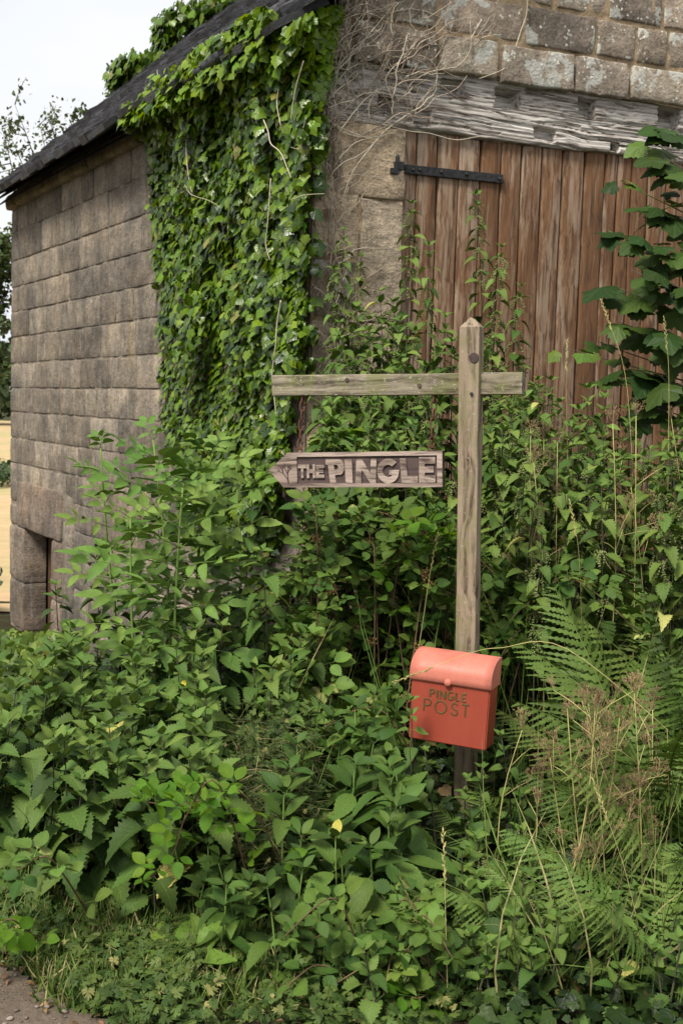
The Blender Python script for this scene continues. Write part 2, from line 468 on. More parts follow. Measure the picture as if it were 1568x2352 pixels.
M_post = mat_wood('weathered_post', (0.20, 0.145, 0.098), (0.37, 0.29, 0.21), (0.07, 0.048, 0.032), 'Z', 1.3, moss=0.38, bumpk=0.9)
M_bar = mat_wood('weathered_bar', (0.17, 0.14, 0.10), (0.34, 0.29, 0.22), (0.06, 0.045, 0.032), 'X', 1.2, moss=0.6, bumpk=0.9)
M_board = mat_wood('weathered_board', (0.24, 0.175, 0.145), (0.42, 0.335, 0.28), (0.07, 0.048, 0.04), 'X', 1.4, bumpk=0.9)
M_panel = mat_wood('stained_panel', (0.062, 0.042, 0.04), (0.125, 0.09, 0.08), (0.03, 0.02, 0.02), 'X', 1.2)
M_groove = mat_flat('carved_dark', (0.05, 0.033, 0.03), (0.08, 0.055, 0.05), 40)
M_rust = mat_flat('rusty_iron', (0.085, 0.036, 0.022), (0.165, 0.078, 0.050), 120, rough=0.9, metal=0.2)
M_iron = mat_flat('black_iron', (0.018, 0.018, 0.02), (0.05, 0.048, 0.048), 50, rough=0.6, metal=0.3, bump=0.4)
M_inside = mat_flat('dark_timber', (0.06, 0.028, 0.016), (0.10, 0.05, 0.03), 10, stretch=(6, 6, 1))
M_black = mat_flat('dark_gap', (0.012, 0.010, 0.009), (0.02, 0.016, 0.014), 10)
M_letter = mat_flat('dark_olive_paint', (0.075, 0.045, 0.012), (0.12, 0.075, 0.025), 30, rough=0.7)

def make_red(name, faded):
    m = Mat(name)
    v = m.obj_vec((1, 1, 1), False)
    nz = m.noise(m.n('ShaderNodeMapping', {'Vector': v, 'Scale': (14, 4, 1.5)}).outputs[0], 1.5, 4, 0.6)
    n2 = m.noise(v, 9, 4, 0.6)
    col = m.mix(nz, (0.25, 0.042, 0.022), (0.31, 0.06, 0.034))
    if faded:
        col = m.mix(m.ramp(m.math('ADD', m.math('MULTIPLY', nz, 0.6), m.math('MULTIPLY', n2, 0.5)), [(0.25, 0.45), (0.75, 1.0)]), col, (0.54, 0.18, 0.13))  # paler lid: bleached paint, with the sky sheen also put into its colour
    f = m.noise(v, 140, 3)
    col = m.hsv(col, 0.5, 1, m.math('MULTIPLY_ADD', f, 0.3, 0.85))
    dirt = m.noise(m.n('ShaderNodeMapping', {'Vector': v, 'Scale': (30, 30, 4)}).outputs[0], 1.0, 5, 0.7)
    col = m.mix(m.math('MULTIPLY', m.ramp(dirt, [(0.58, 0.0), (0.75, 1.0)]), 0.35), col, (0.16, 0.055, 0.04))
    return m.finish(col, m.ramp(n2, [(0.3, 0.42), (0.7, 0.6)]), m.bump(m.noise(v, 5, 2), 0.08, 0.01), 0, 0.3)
M_red = make_red('faded_red_paint', False)
M_redlid = make_red('bleached_red_paint_with_sheen', True)

# ------------------------------------------------------------------ terrain
def ground(x, y):
    g = 0.50 * sstep(3.3, 5.9, y) * sstep(-1.9, -0.2, x)
    g -= 0.62 * sstep(5.0, 10.5, y) * sstep(-0.6, -2.4, x)
    if y > 11:
        g = g * (1 - sstep(11, 15, y)) - 0.85 * sstep(11, 15, y)
        g += 0.55 * sstep(18, 70, y) - 0.4 * sstep(90, 300, y)
    g += 0.035 * mnoise.noise(Vector((x * 1.3, y * 1.3, 0))) * sstep(2.9, 3.6, y)
    return g

def axis_pts(a, b, near_a, near_b, fine, grow=1.35):
    pts = list(np.arange(near_a, near_b, fine)) + [near_b]
    s = fine
    while pts[-1] < b: s *= grow; pts.append(min(b, pts[-1] + s))
    s = fine; lo = [near_a]
    while lo[-1] > a: s *= grow; lo.append(max(a, lo[-1] - s))
    return lo[:0:-1] + pts

def sheet(name, xs, ys, zf, mat, keep=None, kind='structure'):
    V = [(x, y, zf(x, y)) for y in ys for x in xs]
    nx = len(xs); Fc = []
    for j in range(len(ys) - 1):
        for i in range(nx - 1):
            if keep and not keep((xs[i] + xs[i + 1]) / 2, (ys[j] + ys[j + 1]) / 2): continue
            Fc.append((j * nx + i, j * nx + i + 1, (j + 1) * nx + i + 1, (j + 1) * nx + i))
    used = sorted({i for f in Fc for i in f}); mp = {u: k for k, u in enumerate(used)}
    o = add(name, mesh(name, [V[u] for u in used], [tuple(mp[i] for i in f) for f in Fc], mat, True))
    return tag(o, kind=kind)

m = Mat('woodland_soil')
v = m.obj_vec((1, 1, 1), False)
n1 = m.noise(v, 5, 6, 0.7); n2 = m.noise(v, 60, 4, 0.7)
col = m.mix(m.ramp(n1, [(0.4, 0.0), (0.6, 1.0)]), (0.045, 0.03, 0.018), (0.05, 0.065, 0.022))
col = m.hsv(col, 0.5, 1, m.math('MULTIPLY_ADD', n2, 1.2, 0.4))
M_soil = m.finish(col, 0.95, m.bump(m.math('ADD', n1, n2), 0.9, 0.03), 0, 0.1)
o = sheet('ground', axis_pts(-900, 900, -5, 4.6, 0.16), axis_pts(-30, 2200, 2.2, 12.6, 0.16), ground, M_soil)
o['label'] = 'dark leafy soil of the overgrown bank'

m = Mat('trodden_path')
v = m.obj_vec((1, 1, 1), False)
n1 = m.noise(v, 4, 5, 0.6); n2 = m.noise(v, 45, 5, 0.7)
col = m.mix(n1, (0.085, 0.062, 0.045), (0.185, 0.145, 0.11))
col = m.hsv(col, 0.5, 1, m.math('MULTIPLY_ADD', n2, 1.1, 0.45))
M_path = m.finish(col, 0.95, m.bump(n2, 0.8, 0.02), 0, 0.15)
def on_path(x, y, s=0.05):
    return y < 3.23 - 0.70 * (x + 1.0) + s * mnoise.noise(Vector((x * 4, y * 4, 3)))
o = sheet('path', list(np.arange(-2.6, 0.7, 0.024)), list(np.arange(1.8, 4.3, 0.024)), lambda x, y: ground(x, y) + 0.006, M_path, on_path)

m = Mat('ripe_field')
v = m.obj_vec((1, 1, 1), False)
n1 = m.noise(v, 0.22, 5, 0.6); n2 = m.noise(v, 2.5, 4, 0.6)
col = m.mix(m.ramp(n1, [(0.40, 0.0), (0.6, 1.0)]), (0.46, 0.315, 0.18), (0.37, 0.31, 0.15))
col = m.hsv(col, 0.5, 1, m.math('MULTIPLY_ADD', n2, 0.5, 0.75))
M_field = m.finish(col, 0.95, None, 0, 0.1)
sheet('field', list(np.linspace(-60, 20, 40)), list(np.linspace(12.3, 92, 60)), lambda x, y: ground(x, y) + 0.02, M_field)

# distant wooded ridge and hill
def ridge(name, y, x0, x1, top, amp, mat, seed, depth, label):
    xs = np.linspace(x0, x1, 110); V = []; Fc = []; nz = 12
    for j in range(nz):
        w = j / (nz - 1)
        for x in xs:
            h = top * math.sin(w * math.pi * 0.5) ** 0.8 * (1 + amp * (mnoise.noise(Vector((x * 3.1 / top, seed, w * 2))) + 0.5 * mnoise.noise(Vector((x * 9 / top, seed, w * 5)))))
            V.append((x, y + w * depth, -1.2 + h))
    n = len(xs)
    for j in range(nz - 1):
        for i in range(n - 1): Fc.append((j * n + i, j * n + i + 1, (j + 1) * n + i + 1, (j + 1) * n + i))
    o = add(name, mesh(name, V, Fc, mat, True)); tag(o, kind='structure'); o['label'] = label
M_hill = mat_flat('wooded_hill', (0.05, 0.075, 0.055), (0.10, 0.13, 0.10), 0.06, rnd=0)
ridge('hill', 420, -420, 260, 26, 0.25, M_hill, 4, 120, 'far wooded hill beyond the golden field')

# ------------------------------------------------------------------ the stone barn
C0 = Vector((-0.2, 6.25, 0))
aL, aF = math.radians(29.8), math.radians(64)
UL = Vector((-math.sin(aL), math.cos(aL), 0)); NL = Vector((-math.cos(aL), -math.sin(aL), 0))
UF = Vector((math.sin(aF), math.cos(aF), 0)); NF = Vector((math.cos(aF), -math.sin(aF), 0))
LW, FW, EAVE = 6.12, 4.6, 3.56
PITCH = math.tan(math.radians(42))
barn = empty('stone_barn', (C0.x, C0.y, ground(C0.x, C0.y)), 'old sandstone barn with dark slate roof and brown plank door', 'barn')

def wmat(U, N, t, out, z):               # matrix with X along the wall and Z up
    Y = Vector((0, 0, 1)).cross(U)
    p = C0 + U * t + N * out + Vector((0, 0, z))
    return Matrix(((U.x, Y.x, 0, p.x), (U.y, Y.y, 0, p.y), (0, 0, 1, p.z), (0, 0, 0, 1)))

def wp(U, N, t, out, z): return C0 + U * t + N * out + Vector((0, 0, z))

def stone_mesh(w, h, out, sgn, seed, back=0.06, rnd=0.012, rough=0.006, skew=0.0, wav=1.0):
    nx = max(4, min(14, int(w / 0.045))); nz = max(4, min(9, int(h / 0.045)))
    xs = np.concatenate(([-w / 2, -w / 2 + rnd * 0.7], np.linspace(-w / 2 + 2.2 * rnd, w / 2 - 2.2 * rnd, nx), [w / 2 - rnd * 0.7, w / 2]))
    zs = np.concatenate(([-h / 2, -h / 2 + rnd * 0.7], np.linspace(-h / 2 + 2.2 * rnd, h / 2 - 2.2 * rnd, nz), [h / 2 - rnd * 0.7, h / 2]))
    X, Z = np.meshgrid(xs, zs)
    e = np.minimum(w / 2 - abs(X), h / 2 - abs(Z))
    ex = w / 2 - abs(X); ez = h / 2 - abs(Z)
    corner = np.clip(1 - (ex + ez) / (rnd * 6), 0, 1)
    Y = out - rnd * np.clip(1 - e / (rnd * 2.2), 0, 1) ** 2 * 1.3
    Y = Y + rough * 2.2 * (fbm(X * 7 + seed * 3.1, Z * 7 + seed, seed % 17, 4) - 0.5) - corner * rnd * 0.8
    px = X * (1 - corner * 0.02) + wav * 0.010 * (fbm(Z * 9 + seed, X * 2, 3, 3) - 0.5) * 2 * (abs(X) / (w / 2)) ** 3
    pz = Z + wav * 0.010 * (fbm(X * 8 + seed, Z * 2, 5, 3) - 0.5) * 2 * (abs(Z) / (h / 2)) ** 3 + skew * X
    n = len(xs); mz = len(zs)
    V = [(px[j, i], sgn * Y[j, i], pz[j, i]) for j in range(mz) for i in range(n)]
    Fc = [(j * n + i, j * n + i + 1, (j + 1) * n + i + 1, (j + 1) * n + i) for j in range(mz - 1) for i in range(n - 1)]
    ringi = [i for i in range(n)] + [j * n + n - 1 for j in range(1, mz)] + [(mz - 1) * n + i for i in range(n - 2, -1, -1)] + [j * n for j in range(mz - 2, 0, -1)]
    b = len(V)
    V += [(V[k][0], sgn * -back, V[k][2]) for k in ringi]
    L = len(ringi)
    Fc += [(ringi[k], b + k, b + (k + 1) % L, ringi[(k + 1) % L]) for k in range(L)]
    if sgn > 0: Fc = [f[::-1] for f in Fc]
    return V, Fc

def put_stone(wall, U, N, sgn, t0, t1, z0, z1, mat, gap=0.012, out=0.012, name='stone', skew=0.0, **k):
    w, h = t1 - t0 - gap, z1 - z0 - gap
    if w < 0.03 or h < 0.03: return
    V, Fc = stone_mesh(w, h, out, sgn, R.randint(0, 9999), skew=skew, **k)
    return add(name, mesh(name, V, Fc, mat, True), wall, wmat(U, N, (t0 + t1) / 2, 0, (z0 + z1) / 2))

# left (side) wall --------------------------------------------------
OT0, OT1, OZ = 4.67, 5.57, 0.365          # doorway in the side wall
mb = MB(); st = 0.07
for i in range(int(LW / st)):
    for j in range(int((EAVE + 1.0) / st)):
        t, z = i * st, -1.0 + j * st
        if OT0 - st < t < OT1 and z < OZ: continue
        P = []
        for a, b in ((0, 0), (1, 0), (1, 1), (0, 1)):
            tt, zz = t + a * st, z + b * st
            P.append(wp(UL, NL, min(tt, LW), -0.001 + 0.010 * (mnoise.noise(Vector((tt * 9, zz * 9, 1))) + 0.2), zz) - barn.location)
        mb.add(P, [(0, 3, 2, 1)])
# the end wall, the back and the right side close the barn
E1 = wp(UL, NL, LW, -0.02, 0); E2 = E1 + UF * FW; E3 = C0 + UF * FW
def quad(a, b, z0, z1): mb.add([Vector((a.x, a.y, z0)) - barn.location, Vector((b.x, b.y, z0)) - barn.location, Vector((b.x, b.y, z1)) - barn.location, Vector((a.x, a.y, z1)) - barn.location], [(0, 1, 2, 3)])
quad(E1, E2, -1.2, EAVE); quad(E2, E3, -1.2, EAVE)
apexF = (E1 + E2) / 2 + Vector((0, 0, EAVE + FW / 2 * PITCH))
mb.add([Vector((E1.x, E1.y, EAVE)) - barn.location, Vector((E2.x, E2.y, EAVE)) - barn.location, apexF - barn.location], [(0, 1, 2)])
side_wall = add('side_wall', mb.mesh('side_wall', M_mortar_l), barn, Matrix.Translation(barn.location))

LT0, LT1, LZ0, LZ1 = 4.36, 5.83, 0.365, 0.81
zs = [3.385]
while zs[-1] > -0.9: zs.append(zs[-1] - R.choice((0.225, 0.235, 0.24, 0.25)))
zs[1] = 3.152
for zi in range(len(zs) - 1):
    z1, z0 = zs[zi], zs[zi + 1]
    t = -R.random() * 0.2
    tend = LW if z0 > LZ1 - 0.1 else 4.02
    while t < tend - 0.02:
        w = R.choice((0.3, 0.38, 0.46, 0.56, 0.68, 0.8))
        t1 = t + w
        if tend - t1 < 0.2: t1 = tend
        if t1 > 0.05:
            put_stone(side_wall, UL, NL, 1, max(0.0, t), t1, z0, z1 - (0.0 if z0 > LZ1 - 0.1 or t1 < 4.0 else 0), M_stone_l, gap=R.uniform(0.010, 0.02), out=R.uniform(0.007, 0.011), rnd=0.003, rough=0.005, wav=0.3)
        t = t1
    if z0 <= LZ1 - 0.1 and zs[zi] > LZ1 - 0.1:     # levelling course over the doorway stones
        put_stone(side_wall, UL, NL, 1, 4.02, 5.0, LZ1, z1, M_stone_l)
        put_stone(side_wall, UL, NL, 1, 5.0, LW, LZ1, z1, M_stone_l)
put_stone(side_wall, UL, NL, 1, LT0, LT1, LZ0, LZ1, M_stone_red, name='lintel_stone', gap=0.016, out=0.02, back=0.2, rnd=0.005)
for a, b, c, d in ((4.02, LT0, 0.58, LZ1), (4.02, LT0, 0.33, 0.58), (LT1, LW, 0.36, 0.58), (LT1, LW, 0.58, LZ1)):
    put_stone(side_wall, UL, NL, 1, a, b, c, d, M_stone_l, gap=0.018)
for c, d in ((-0.16, 0.365), (-0.62, -0.16), (-1.0, -0.62)):
    put_stone(side_wall, UL, NL, 1, OT1, 5.95, c, d, M_stone_red, name='jamb_stone', out=0.02, back=0.2, rnd=0.008)
    put_stone(side_wall, UL, NL, 1, 5.95, LW, c, d, M_stone_l, out=0.014)
    put_stone(side_wall, UL, NL, 1, 4.34, OT0, c, d, M_stone_red, name='jamb_stone', out=0.02, back=0.2, rnd=0.008)
    put_stone(side_wall, UL, NL, 1, 4.02, 4.34, c, d, M_stone_l, out=0.02)
mb = MB()
for k in range(5):
    t = OT0 + 0.02 + k * 0.175
    V, Fc = stone_mesh(0.165, 1.4, 0.0, 1, k, back=0.03, rnd=0.003, rough=0.001)
    mb.add(V, Fc, Matrix.Translation(-barn.location) @ wmat(UL, NL, t + 0.09, -0.215, -0.34))
sd = add('side_door', mb.mesh('side_door', M_inside), barn, Matrix.Translation(barn.location))
# eaves cornice: long moulded stones
t = -0.05
while t < LW:
    t1 = min(LW + 0.02, t + R.uniform(0.8, 1.3))
    if LW - t1 < 0.3: t1 = LW + 0.02
    V, Fc = stone_mesh(t1 - t - 0.008, 0.13, 0.07, 1, R.randint(0, 99), back=0.1, rnd=0.012, rough=0.008)
    add('cornice_stone', mesh('cornice_stone', V, Fc, M_stone_l, True), side_wall, wmat(UL, NL, (t + t1) / 2, 0, 3.445))
    t = t1

# front (gable) wall --------------------------------------------------
DT0, DT1, DTOP = 0.535, 2.62, 3.2
mb = MB(); st = 0.065
for i in range(int(FW / st) + 1):
    for j in range(int(7.2 / st)):
        t, z = i * st, -0.2 + j * st
        if z > EAVE + min(t, FW - t) * PITCH - 0.03: continue
        if DT0 - 0.07 < t < DT1 and z < DTOP: continue
        if 0.06 < t + st / 2 < 3.1 and 3.07 < z + st / 2 < 3.41: continue
        P = []
        for a, b in ((0, 0), (1, 0), (1, 1), (0, 1)):
            tt, zz = min(FW, t + a * st), z + b * st
            P.append(wp(UF, NF, tt, 0.010 + 0.016 * (mnoise.noise(Vector((tt * 9, zz * 9, 5))) + 0.15), zz) - barn.location)
        mb.add(P, [(0, 1, 2, 3)])
gable = add('gable_wall', mb.mesh('gable_wall', M_mortar), barn, Matrix.Translation(barn.location))
def fstone(t0, t1, z0, z1, mat=M_stone_f, **k):
    k.setdefault('gap', R.uniform(0.02, 0.034)); k.setdefault('out', R.uniform(0.018, 0.034)); k.setdefault('rough', 0.016); k.setdefault('rnd', 0.004)
    return put_stone(gable, UF, NF, -1, t0, t1, z0, z1, mat, **k)
splits = [
    [0.02, 0.19, 0.70, 1.09, 1.60, 1.99, 2.5, 2.9, 3.4, 3.9, 4.3],
    [0.10, 0.42, 0.70, 1.25, 1.74, 2.03, 2.27, 2.75, 3.2, 3.7, 4.2],
    [0.25, 0.60, 0.98, 1.45, 1.82, 2.22, 2.7, 3.2, 3.8],
    [0.5, 0.95, 1.3, 1.9, 2.3, 2.9, 3.3], [0.8, 1.3, 1.9, 2.4, 3.1], [1.0, 1.6, 2.2, 3.0], [1.2, 1.9, 2.6], [1.5, 2.2, 2.9], [1.7, 2.5]]
z = 3.395
for ci, sp in enumerate(splits):
    h = (0.205, 0.225, 0.23, 0.22, 0.24, 0.22, 0.23, 0.24, 0.22)[ci]
    for a, b in zip(sp, sp[1:]):
        tl = 0.022 * ((a + b) / 2)
        if EAVE + (min(a, FW - b) + 0.12) * PITCH < z + h * 0.6: continue
        low = -0.03 if ci == 0 else 0
        fstone(a, b, z + tl + low * R.random(), z + h + tl, skew=0.022, out=R.uniform(0.036, 0.046) if ci == 0 else R.uniform(0.016, 0.026), back=0.2 if ci == 0 else 0.06)
    z += h
# jamb and quoin stones left of the door, tooled and yellow
fstone(0.10, DT0, 2.70, 3.085, M_stone_j, back=0.2, gap=0.012, out=0.026)
fstone(-0.0, 0.10, 2.80, 3.3, M_stone_f)
fstone(0.27, DT0, 2.05, 2.70, M_stone_j, back=0.2, gap=0.014, out=0.024)
fstone(0.0, 0.27, 2.38, 2.80, M_stone_j, gap=0.02, out=0.02)
fstone(0.0, 0.27, 2.05, 2.38, M_stone_f, out=0.018)
zz = 2.05
for k, h in enumerate((0.34, 0.4, 0.3, 0.42, 0.36)):
    s = 0.18 if k % 2 else 0.33
    fstone(0.0, s, zz - h, zz, M_stone_j, gap=0.014); fstone(s, DT0, zz - h, zz, M_stone_j, back=0.2, gap=0.014)
    zz -= h
zz = 3.1
for h in (0.5, 0.4, 0.45, 0.5, 0.5, 0.45):
    fstone(DT1, 3.05, zz - h, zz, M_stone_j, back=0.2); fstone(3.05, 3.5, zz - h, zz); fstone(3.5, 4.1, zz - h, zz); fstone(4.1, FW, zz - h, zz); zz -= h

# weathered oak lintel: cut away by age, deep grain
LX0, LX1, LB, LTOP = 0.075, 3.05, 3.085, 3.44
nx, nz = 560, 96
c2 = lambda x, y: ((1024 + x / 1.531) / 1.306, y / 1.531 / 1.306)
cuts = []
for x0, y0, x1, y1, dp in ((455, 372, 566, 428, .05), (705, 415, 826, 482, .06), (1086, 458, 1172, 528, .065), (1452, 500, 1560, 580, .06), (886, 592, 992, 634, .03), (1236, 655, 1282, 692, .06), (170, 440, 250, 520, .045), (330, 500, 420, 570, .03), (-60, 300, 60, 330, .05)):
    a = hit(*c2(x0, y1), C0, UF); b = hit(*c2(x1, y0), C0, UF)
    cuts.append((a[0], b[0], min(a[1], b[1]), max(a[1], b[1]), dp))
tg = np.linspace(LX0, LX1, nx); wg = np.linspace(0, 1, nz)
T, Wv = np.meshgrid(tg, wg)
low = LB + 0.018 * T + 0.028 * (fbm(T * 2.5, T * 0, 3, 4) - 0.5)
Zg = low + (LTOP + 0.02 * T - low) * Wv
knot = 0.010 * np.exp(-((T - 1.72) / 0.14) ** 2) + 0.05 * np.exp(-((T - 0.30) / 0.09) ** 2) * np.sin(Zg * 20)
wz = Zg + knot + 0.010 * fbm(T * 1.6, Zg * 2, 21, 3) + 0.006 * fbm(T * 7, Zg * 9, 8, 3)
g1 = fbm(T * 1.6, wz * 120, 31, 2); g2 = vnoise(T * 1.1, wz * 34, 37); g3 = vnoise(T * 2.3, wz * 60, 41); br_k = fbm(T * 4, Zg * 12, 47, 3)
crack = np.clip(1 - abs(g2 - 0.5) / 0.055, 0, 1) * (br_k > 0.40) + 0.7 * np.clip(1 - abs(g3 - 0.45) / 0.07, 0, 1) * (br_k < 0.58)
Yd = 0.012 * (g1 - 0.5) - 0.020 * np.clip(crack, 0, 1) - 0.03 * fbm(T * 3, Zg * 4, 51, 3)
for a, b, c, d, dp in cuts:
    jx = 0.02 * (fbm(Zg * 30, T * 3, 61, 3) - 0.5); jz = 0.015 * (fbm(T * 25, Zg * 3, 71, 3) - 0.5)
    inside = np.clip(np.minimum(np.minimum(T + jx - a, b - T - jx), np.minimum(Zg + jz - c, d - Zg - jz)) / 0.008, 0, 1)
    Yd = Yd - dp * 1.5 * inside
edge = np.clip(1 - np.minimum(Wv, 1 - Wv) / 0.05, 0, 1)
Yd = Yd - 0.02 * edge ** 2 + 0.005
mb = MB()
P = [wp(UF, NF, T[j, i], Yd[j, i], Zg[j, i]) - barn.location for j in range(nz) for i in range(nx)]
Fc = [(j * nx + i, j * nx + i + 1, (j + 1) * nx + i + 1, (j + 1) * nx + i) for j in range(nz - 1) for i in range(nx - 1)]
Mw = wmat(UF, NF, 0, 0, 0)
inv = Mw.inverted()
P = [inv @ (p + barn.location) for p in P]
bk = len(P)
P += [Vector((tg[0], 0.2, low[0, 0])), Vector((tg[-1], 0.2, low[0, -1])), Vector((tg[-1], 0.2, LTOP)), Vector((tg[0], 0.2, LTOP))]
P[-4:] = [Vector((p.x, 0.2, p.z)) for p in P[-4:]]
Fc += [tuple([bk, bk + 1] + list(range(nx - 1, -1, -1))), tuple([bk + 3] + [(nz - 1) * nx + i for i in range(nx)][::1] + [bk + 2]),
       tuple([bk] + [j * nx for j in range(nz)] + [bk + 3]), tuple([bk + 1, bk + 2] + [j * nx + nx - 1 for j in range(nz - 1, -1, -1)]), (bk, bk + 3, bk + 2, bk + 1)]
add('timber_lintel', mesh('timber_lintel', P, Fc, M_lintel, True), barn, Mw)

# plank door ---------------------------------------------------------
mb = MB()
mb.box(((DT0 + DT1) / 2, 0, 1.75), ((DT1 - DT0) / 2 + 0.02, 0.008, 1.45))
door = add('door', mb.mesh('door', M_black), barn, wmat(UF, NF, 0, -0.085, 0))
edges_px = [930, 968, 1016, 1065, 1115, 1163, 1210, 1257, 1305, 1355, 1402, 1432, 1465, 1503, 1545, 1590, 1640]
edges_t = [hit(x, 340, C0, UF)[0] for x in edges_px] + [DT1 + 0.03]
for k, (a, b) in enumerate(zip(edges_t, edges_t[1:])):
    w = b - a - 0.011
    h = 2.85
    V, Fc = stone_mesh(w, h, 0.02, -1, k, back=0.01, rnd=0.004, rough=0.0015)
    add('plank', mesh('plank', V, Fc, M_plank, True), door, wmat(UF, NF, (a + b) / 2, -0.062, 3.10 + 0.03 * a + R.uniform(-0.006, 0.006) - h / 2))

# strap hinge
h0 = hit(918, 384, C0, UF); h1 = hit(1161, 409, C0, UF)
ang = math.atan2(h1[1] - h0[1], h1[0] - h0[0])
HM = wmat(UF, NF, h0[0], -0.03, h0[1]) @ Matrix.Rotation(-ang, 4, 'Y')
LN = math.hypot(h1[0] - h0[0], h1[1] - h0[1])
me = MB(); me.box((LN / 2, 0, 0), (LN / 2, 0.006, 0.024)); hm = bevel_mesh(me.mesh('hinge_strap', M_iron), 0.003)
hinge = add('hinge_strap', hm, barn, HM)
for k in (0.06, 0.14, 0.20, 0.40, 0.64, 0.96):
    V = MB(); V.tube([(0, 0.002, 0), (0, -0.012, 0), (0, -0.017, 0)], [0.010, 0.0095, 0.005], 8)
    add('bolt', V.mesh('bolt', M_iron, False), hinge, HM @ Matrix.Translation((LN * k, 0, R.uniform(-0.004, 0.004))))
pm = MB(); pm.box((-0.024, 0.0, 0.0), (0.026, 0.014, 0.022)); pm.box((-0.048, 0.0, -0.030), (0.024, 0.013, 0.015))
pm.tube([(-0.03, 0, -0.02), (-0.03, 0, 0.045), (-0.03, 0, 0.058)], [0.012, 0.012, 0.006], 10)
add('hinge_pin', bevel_mesh(pm.mesh('hinge_pin', M_iron), 0.002, 1), barn, HM @ Matrix.Translation((-0.0, -0.058, 0)))

# roof ---------------------------------------------------------------
cosP = 1 / math.sqrt(1 + PITCH ** 2); sinP = PITCH * cosP
SL = UF * cosP + Vector((0, 0, sinP)); RN = (-UF * sinP + Vector((0, 0, cosP)))   # up the slope / out of the roof
EO = C0 + NL * 0.20 + Vector((0, 0, 3.42))
SLEN = (FW / 2 + 0.21) / cosP
SL2 = -UF * cosP + Vector((0, 0, sinP)); RN2 = UF * sinP + Vector((0, 0, cosP))
EO2 = C0 + UF * (FW + 0.2) + Vector((0, 0, EO.z))
mb = MB()
for eo, sl, rn in ((EO, SL, RN), (EO2, SL2, RN2)):
    for lo in (0.0, -0.05):
        P = [eo + UL * -0.06 + rn * lo, eo + UL * (LW + 0.07) + rn * lo, eo + UL * (LW + 0.07) + sl * SLEN + rn * lo, eo - UL * 0.06 + sl * SLEN + rn * lo]
        mb.add([p - barn.location for p in P], [(0, 1, 2, 3)])
roof = add('roof', mb.mesh('roof', M_black), barn, Matrix.Translation(barn.location))
svars = []
for k in range(6):
    b = MB(); n = 4
    w, l, th = 0.5, 0.5, 0.5
    top = [(-w + i * 2 * w / n, -l + R.uniform(-0.07, 0.05), th) for i in range(n + 1)]
    V = top + [(x, y, -th) for x, y, _ in top] + [(-w, l, th), (w, l, th), (-w, l, -th), (w, l, -th)]
    a = n + 1
    Fc = [tuple(range(a)) + (2 * a + 1, 2 * a)] + [(i, a + i, a + i + 1, i + 1) for i in range(n)] + [(0, 2 * a, 2 * a + 2, a), (n, a + n, 2 * a + 3, 2 * a + 1), tuple(range(2 * a - 1, a - 1, -1)) + (2 * a + 2, 2 * a + 3)]
    svars.append(mesh('slate', V, Fc, M_slate))
slates = []
row = 0; s = 0.0
while s < SLEN - 0.05:
    ex = 0.20 - 0.05 * s / SLEN
    t = -0.1 - R.random() * 0.2
    while t < LW + 0.07:
        w = R.uniform(0.17, 0.34)
        t1 = min(t + w, LW + 0.09)
        length = ex + 0.12
        c = EO + UL * ((t + t1) / 2) + SL * (s + length / 2 - 0.05 + R.uniform(-0.012, 0.012)) + RN * (0.046 + R.uniform(0, 0.024))
        y = (SL + RN * -0.20 + UL * R.uniform(-0.03, 0.03)).normalized()
        M = frame(c, y, RN) @ Matrix.Diagonal((t1 - t - 0.006, length, R.uniform(0.032, 0.062), 1))
        slates.append((c, M)); t = t1
    s += ex; row += 1
def slate_key(e):
    x, y = proj(e[0])
    d = e[0].y
    vis = -40 < x < 1000 and -60 < y < 600 and (e[0] - C0).dot(UL) > 1.2
    return (not vis, d)
slates.sort(key=slate_key)
for k, (c, M) in enumerate(slates[:290]):
    add('slate', svars[k % 6], roof, M)
T0 = Matrix.Translation(-barn.location)
o = add('slates', merged('slates', svars, [T0 @ M for c, M in slates[290:]] , M_slate), roof, Matrix.Translation(barn.location)); o['kind'] = 'stuff'

# ------------------------------------------------------------------ wooden sign post
YAW = math.radians(-22)
pt = at(1083, 752, 4.12); pb = at(1069, 1760, 4.12)
axis = (pt - pb).normalized()
gb = ground(pb.x, pb.y) - 0.25
foot = pb + axis * ((gb - pb.z) / axis.z)
FR = Matrix.Rotation(YAW, 3, 'Z') @ Vector((1, 0, 0))             # along the front face, to the right
FN = axis.cross(FR).normalized() * -1                             # out of the front face, towards the viewer
FR = axis.cross(FN).normalized()
if FR.x < 0: FR = -FR
def pm_(p, tilt=0.0):                                              # X right, Y away, Z up the post
    X = FR * math.cos(tilt) + axis * math.sin(tilt); Z = axis * math.cos(tilt) - FR * math.sin(tilt)
    Y = Z.cross(X)
    return Matrix(((X.x, Y.x, Z.x, p.x), (X.y, Y.y, Z.y, p.y), (X.z, Y.z, Z.z, p.z), (0, 0, 0, 1)))
post_root = empty('sign_post', (foot.x, foot.y, ground(foot.x, foot.y)), 'weathered wooden post with a crossbar, standing among nettles', 'signpost')
PH = (pt - foot).length
PW, PD = 0.037, 0.032
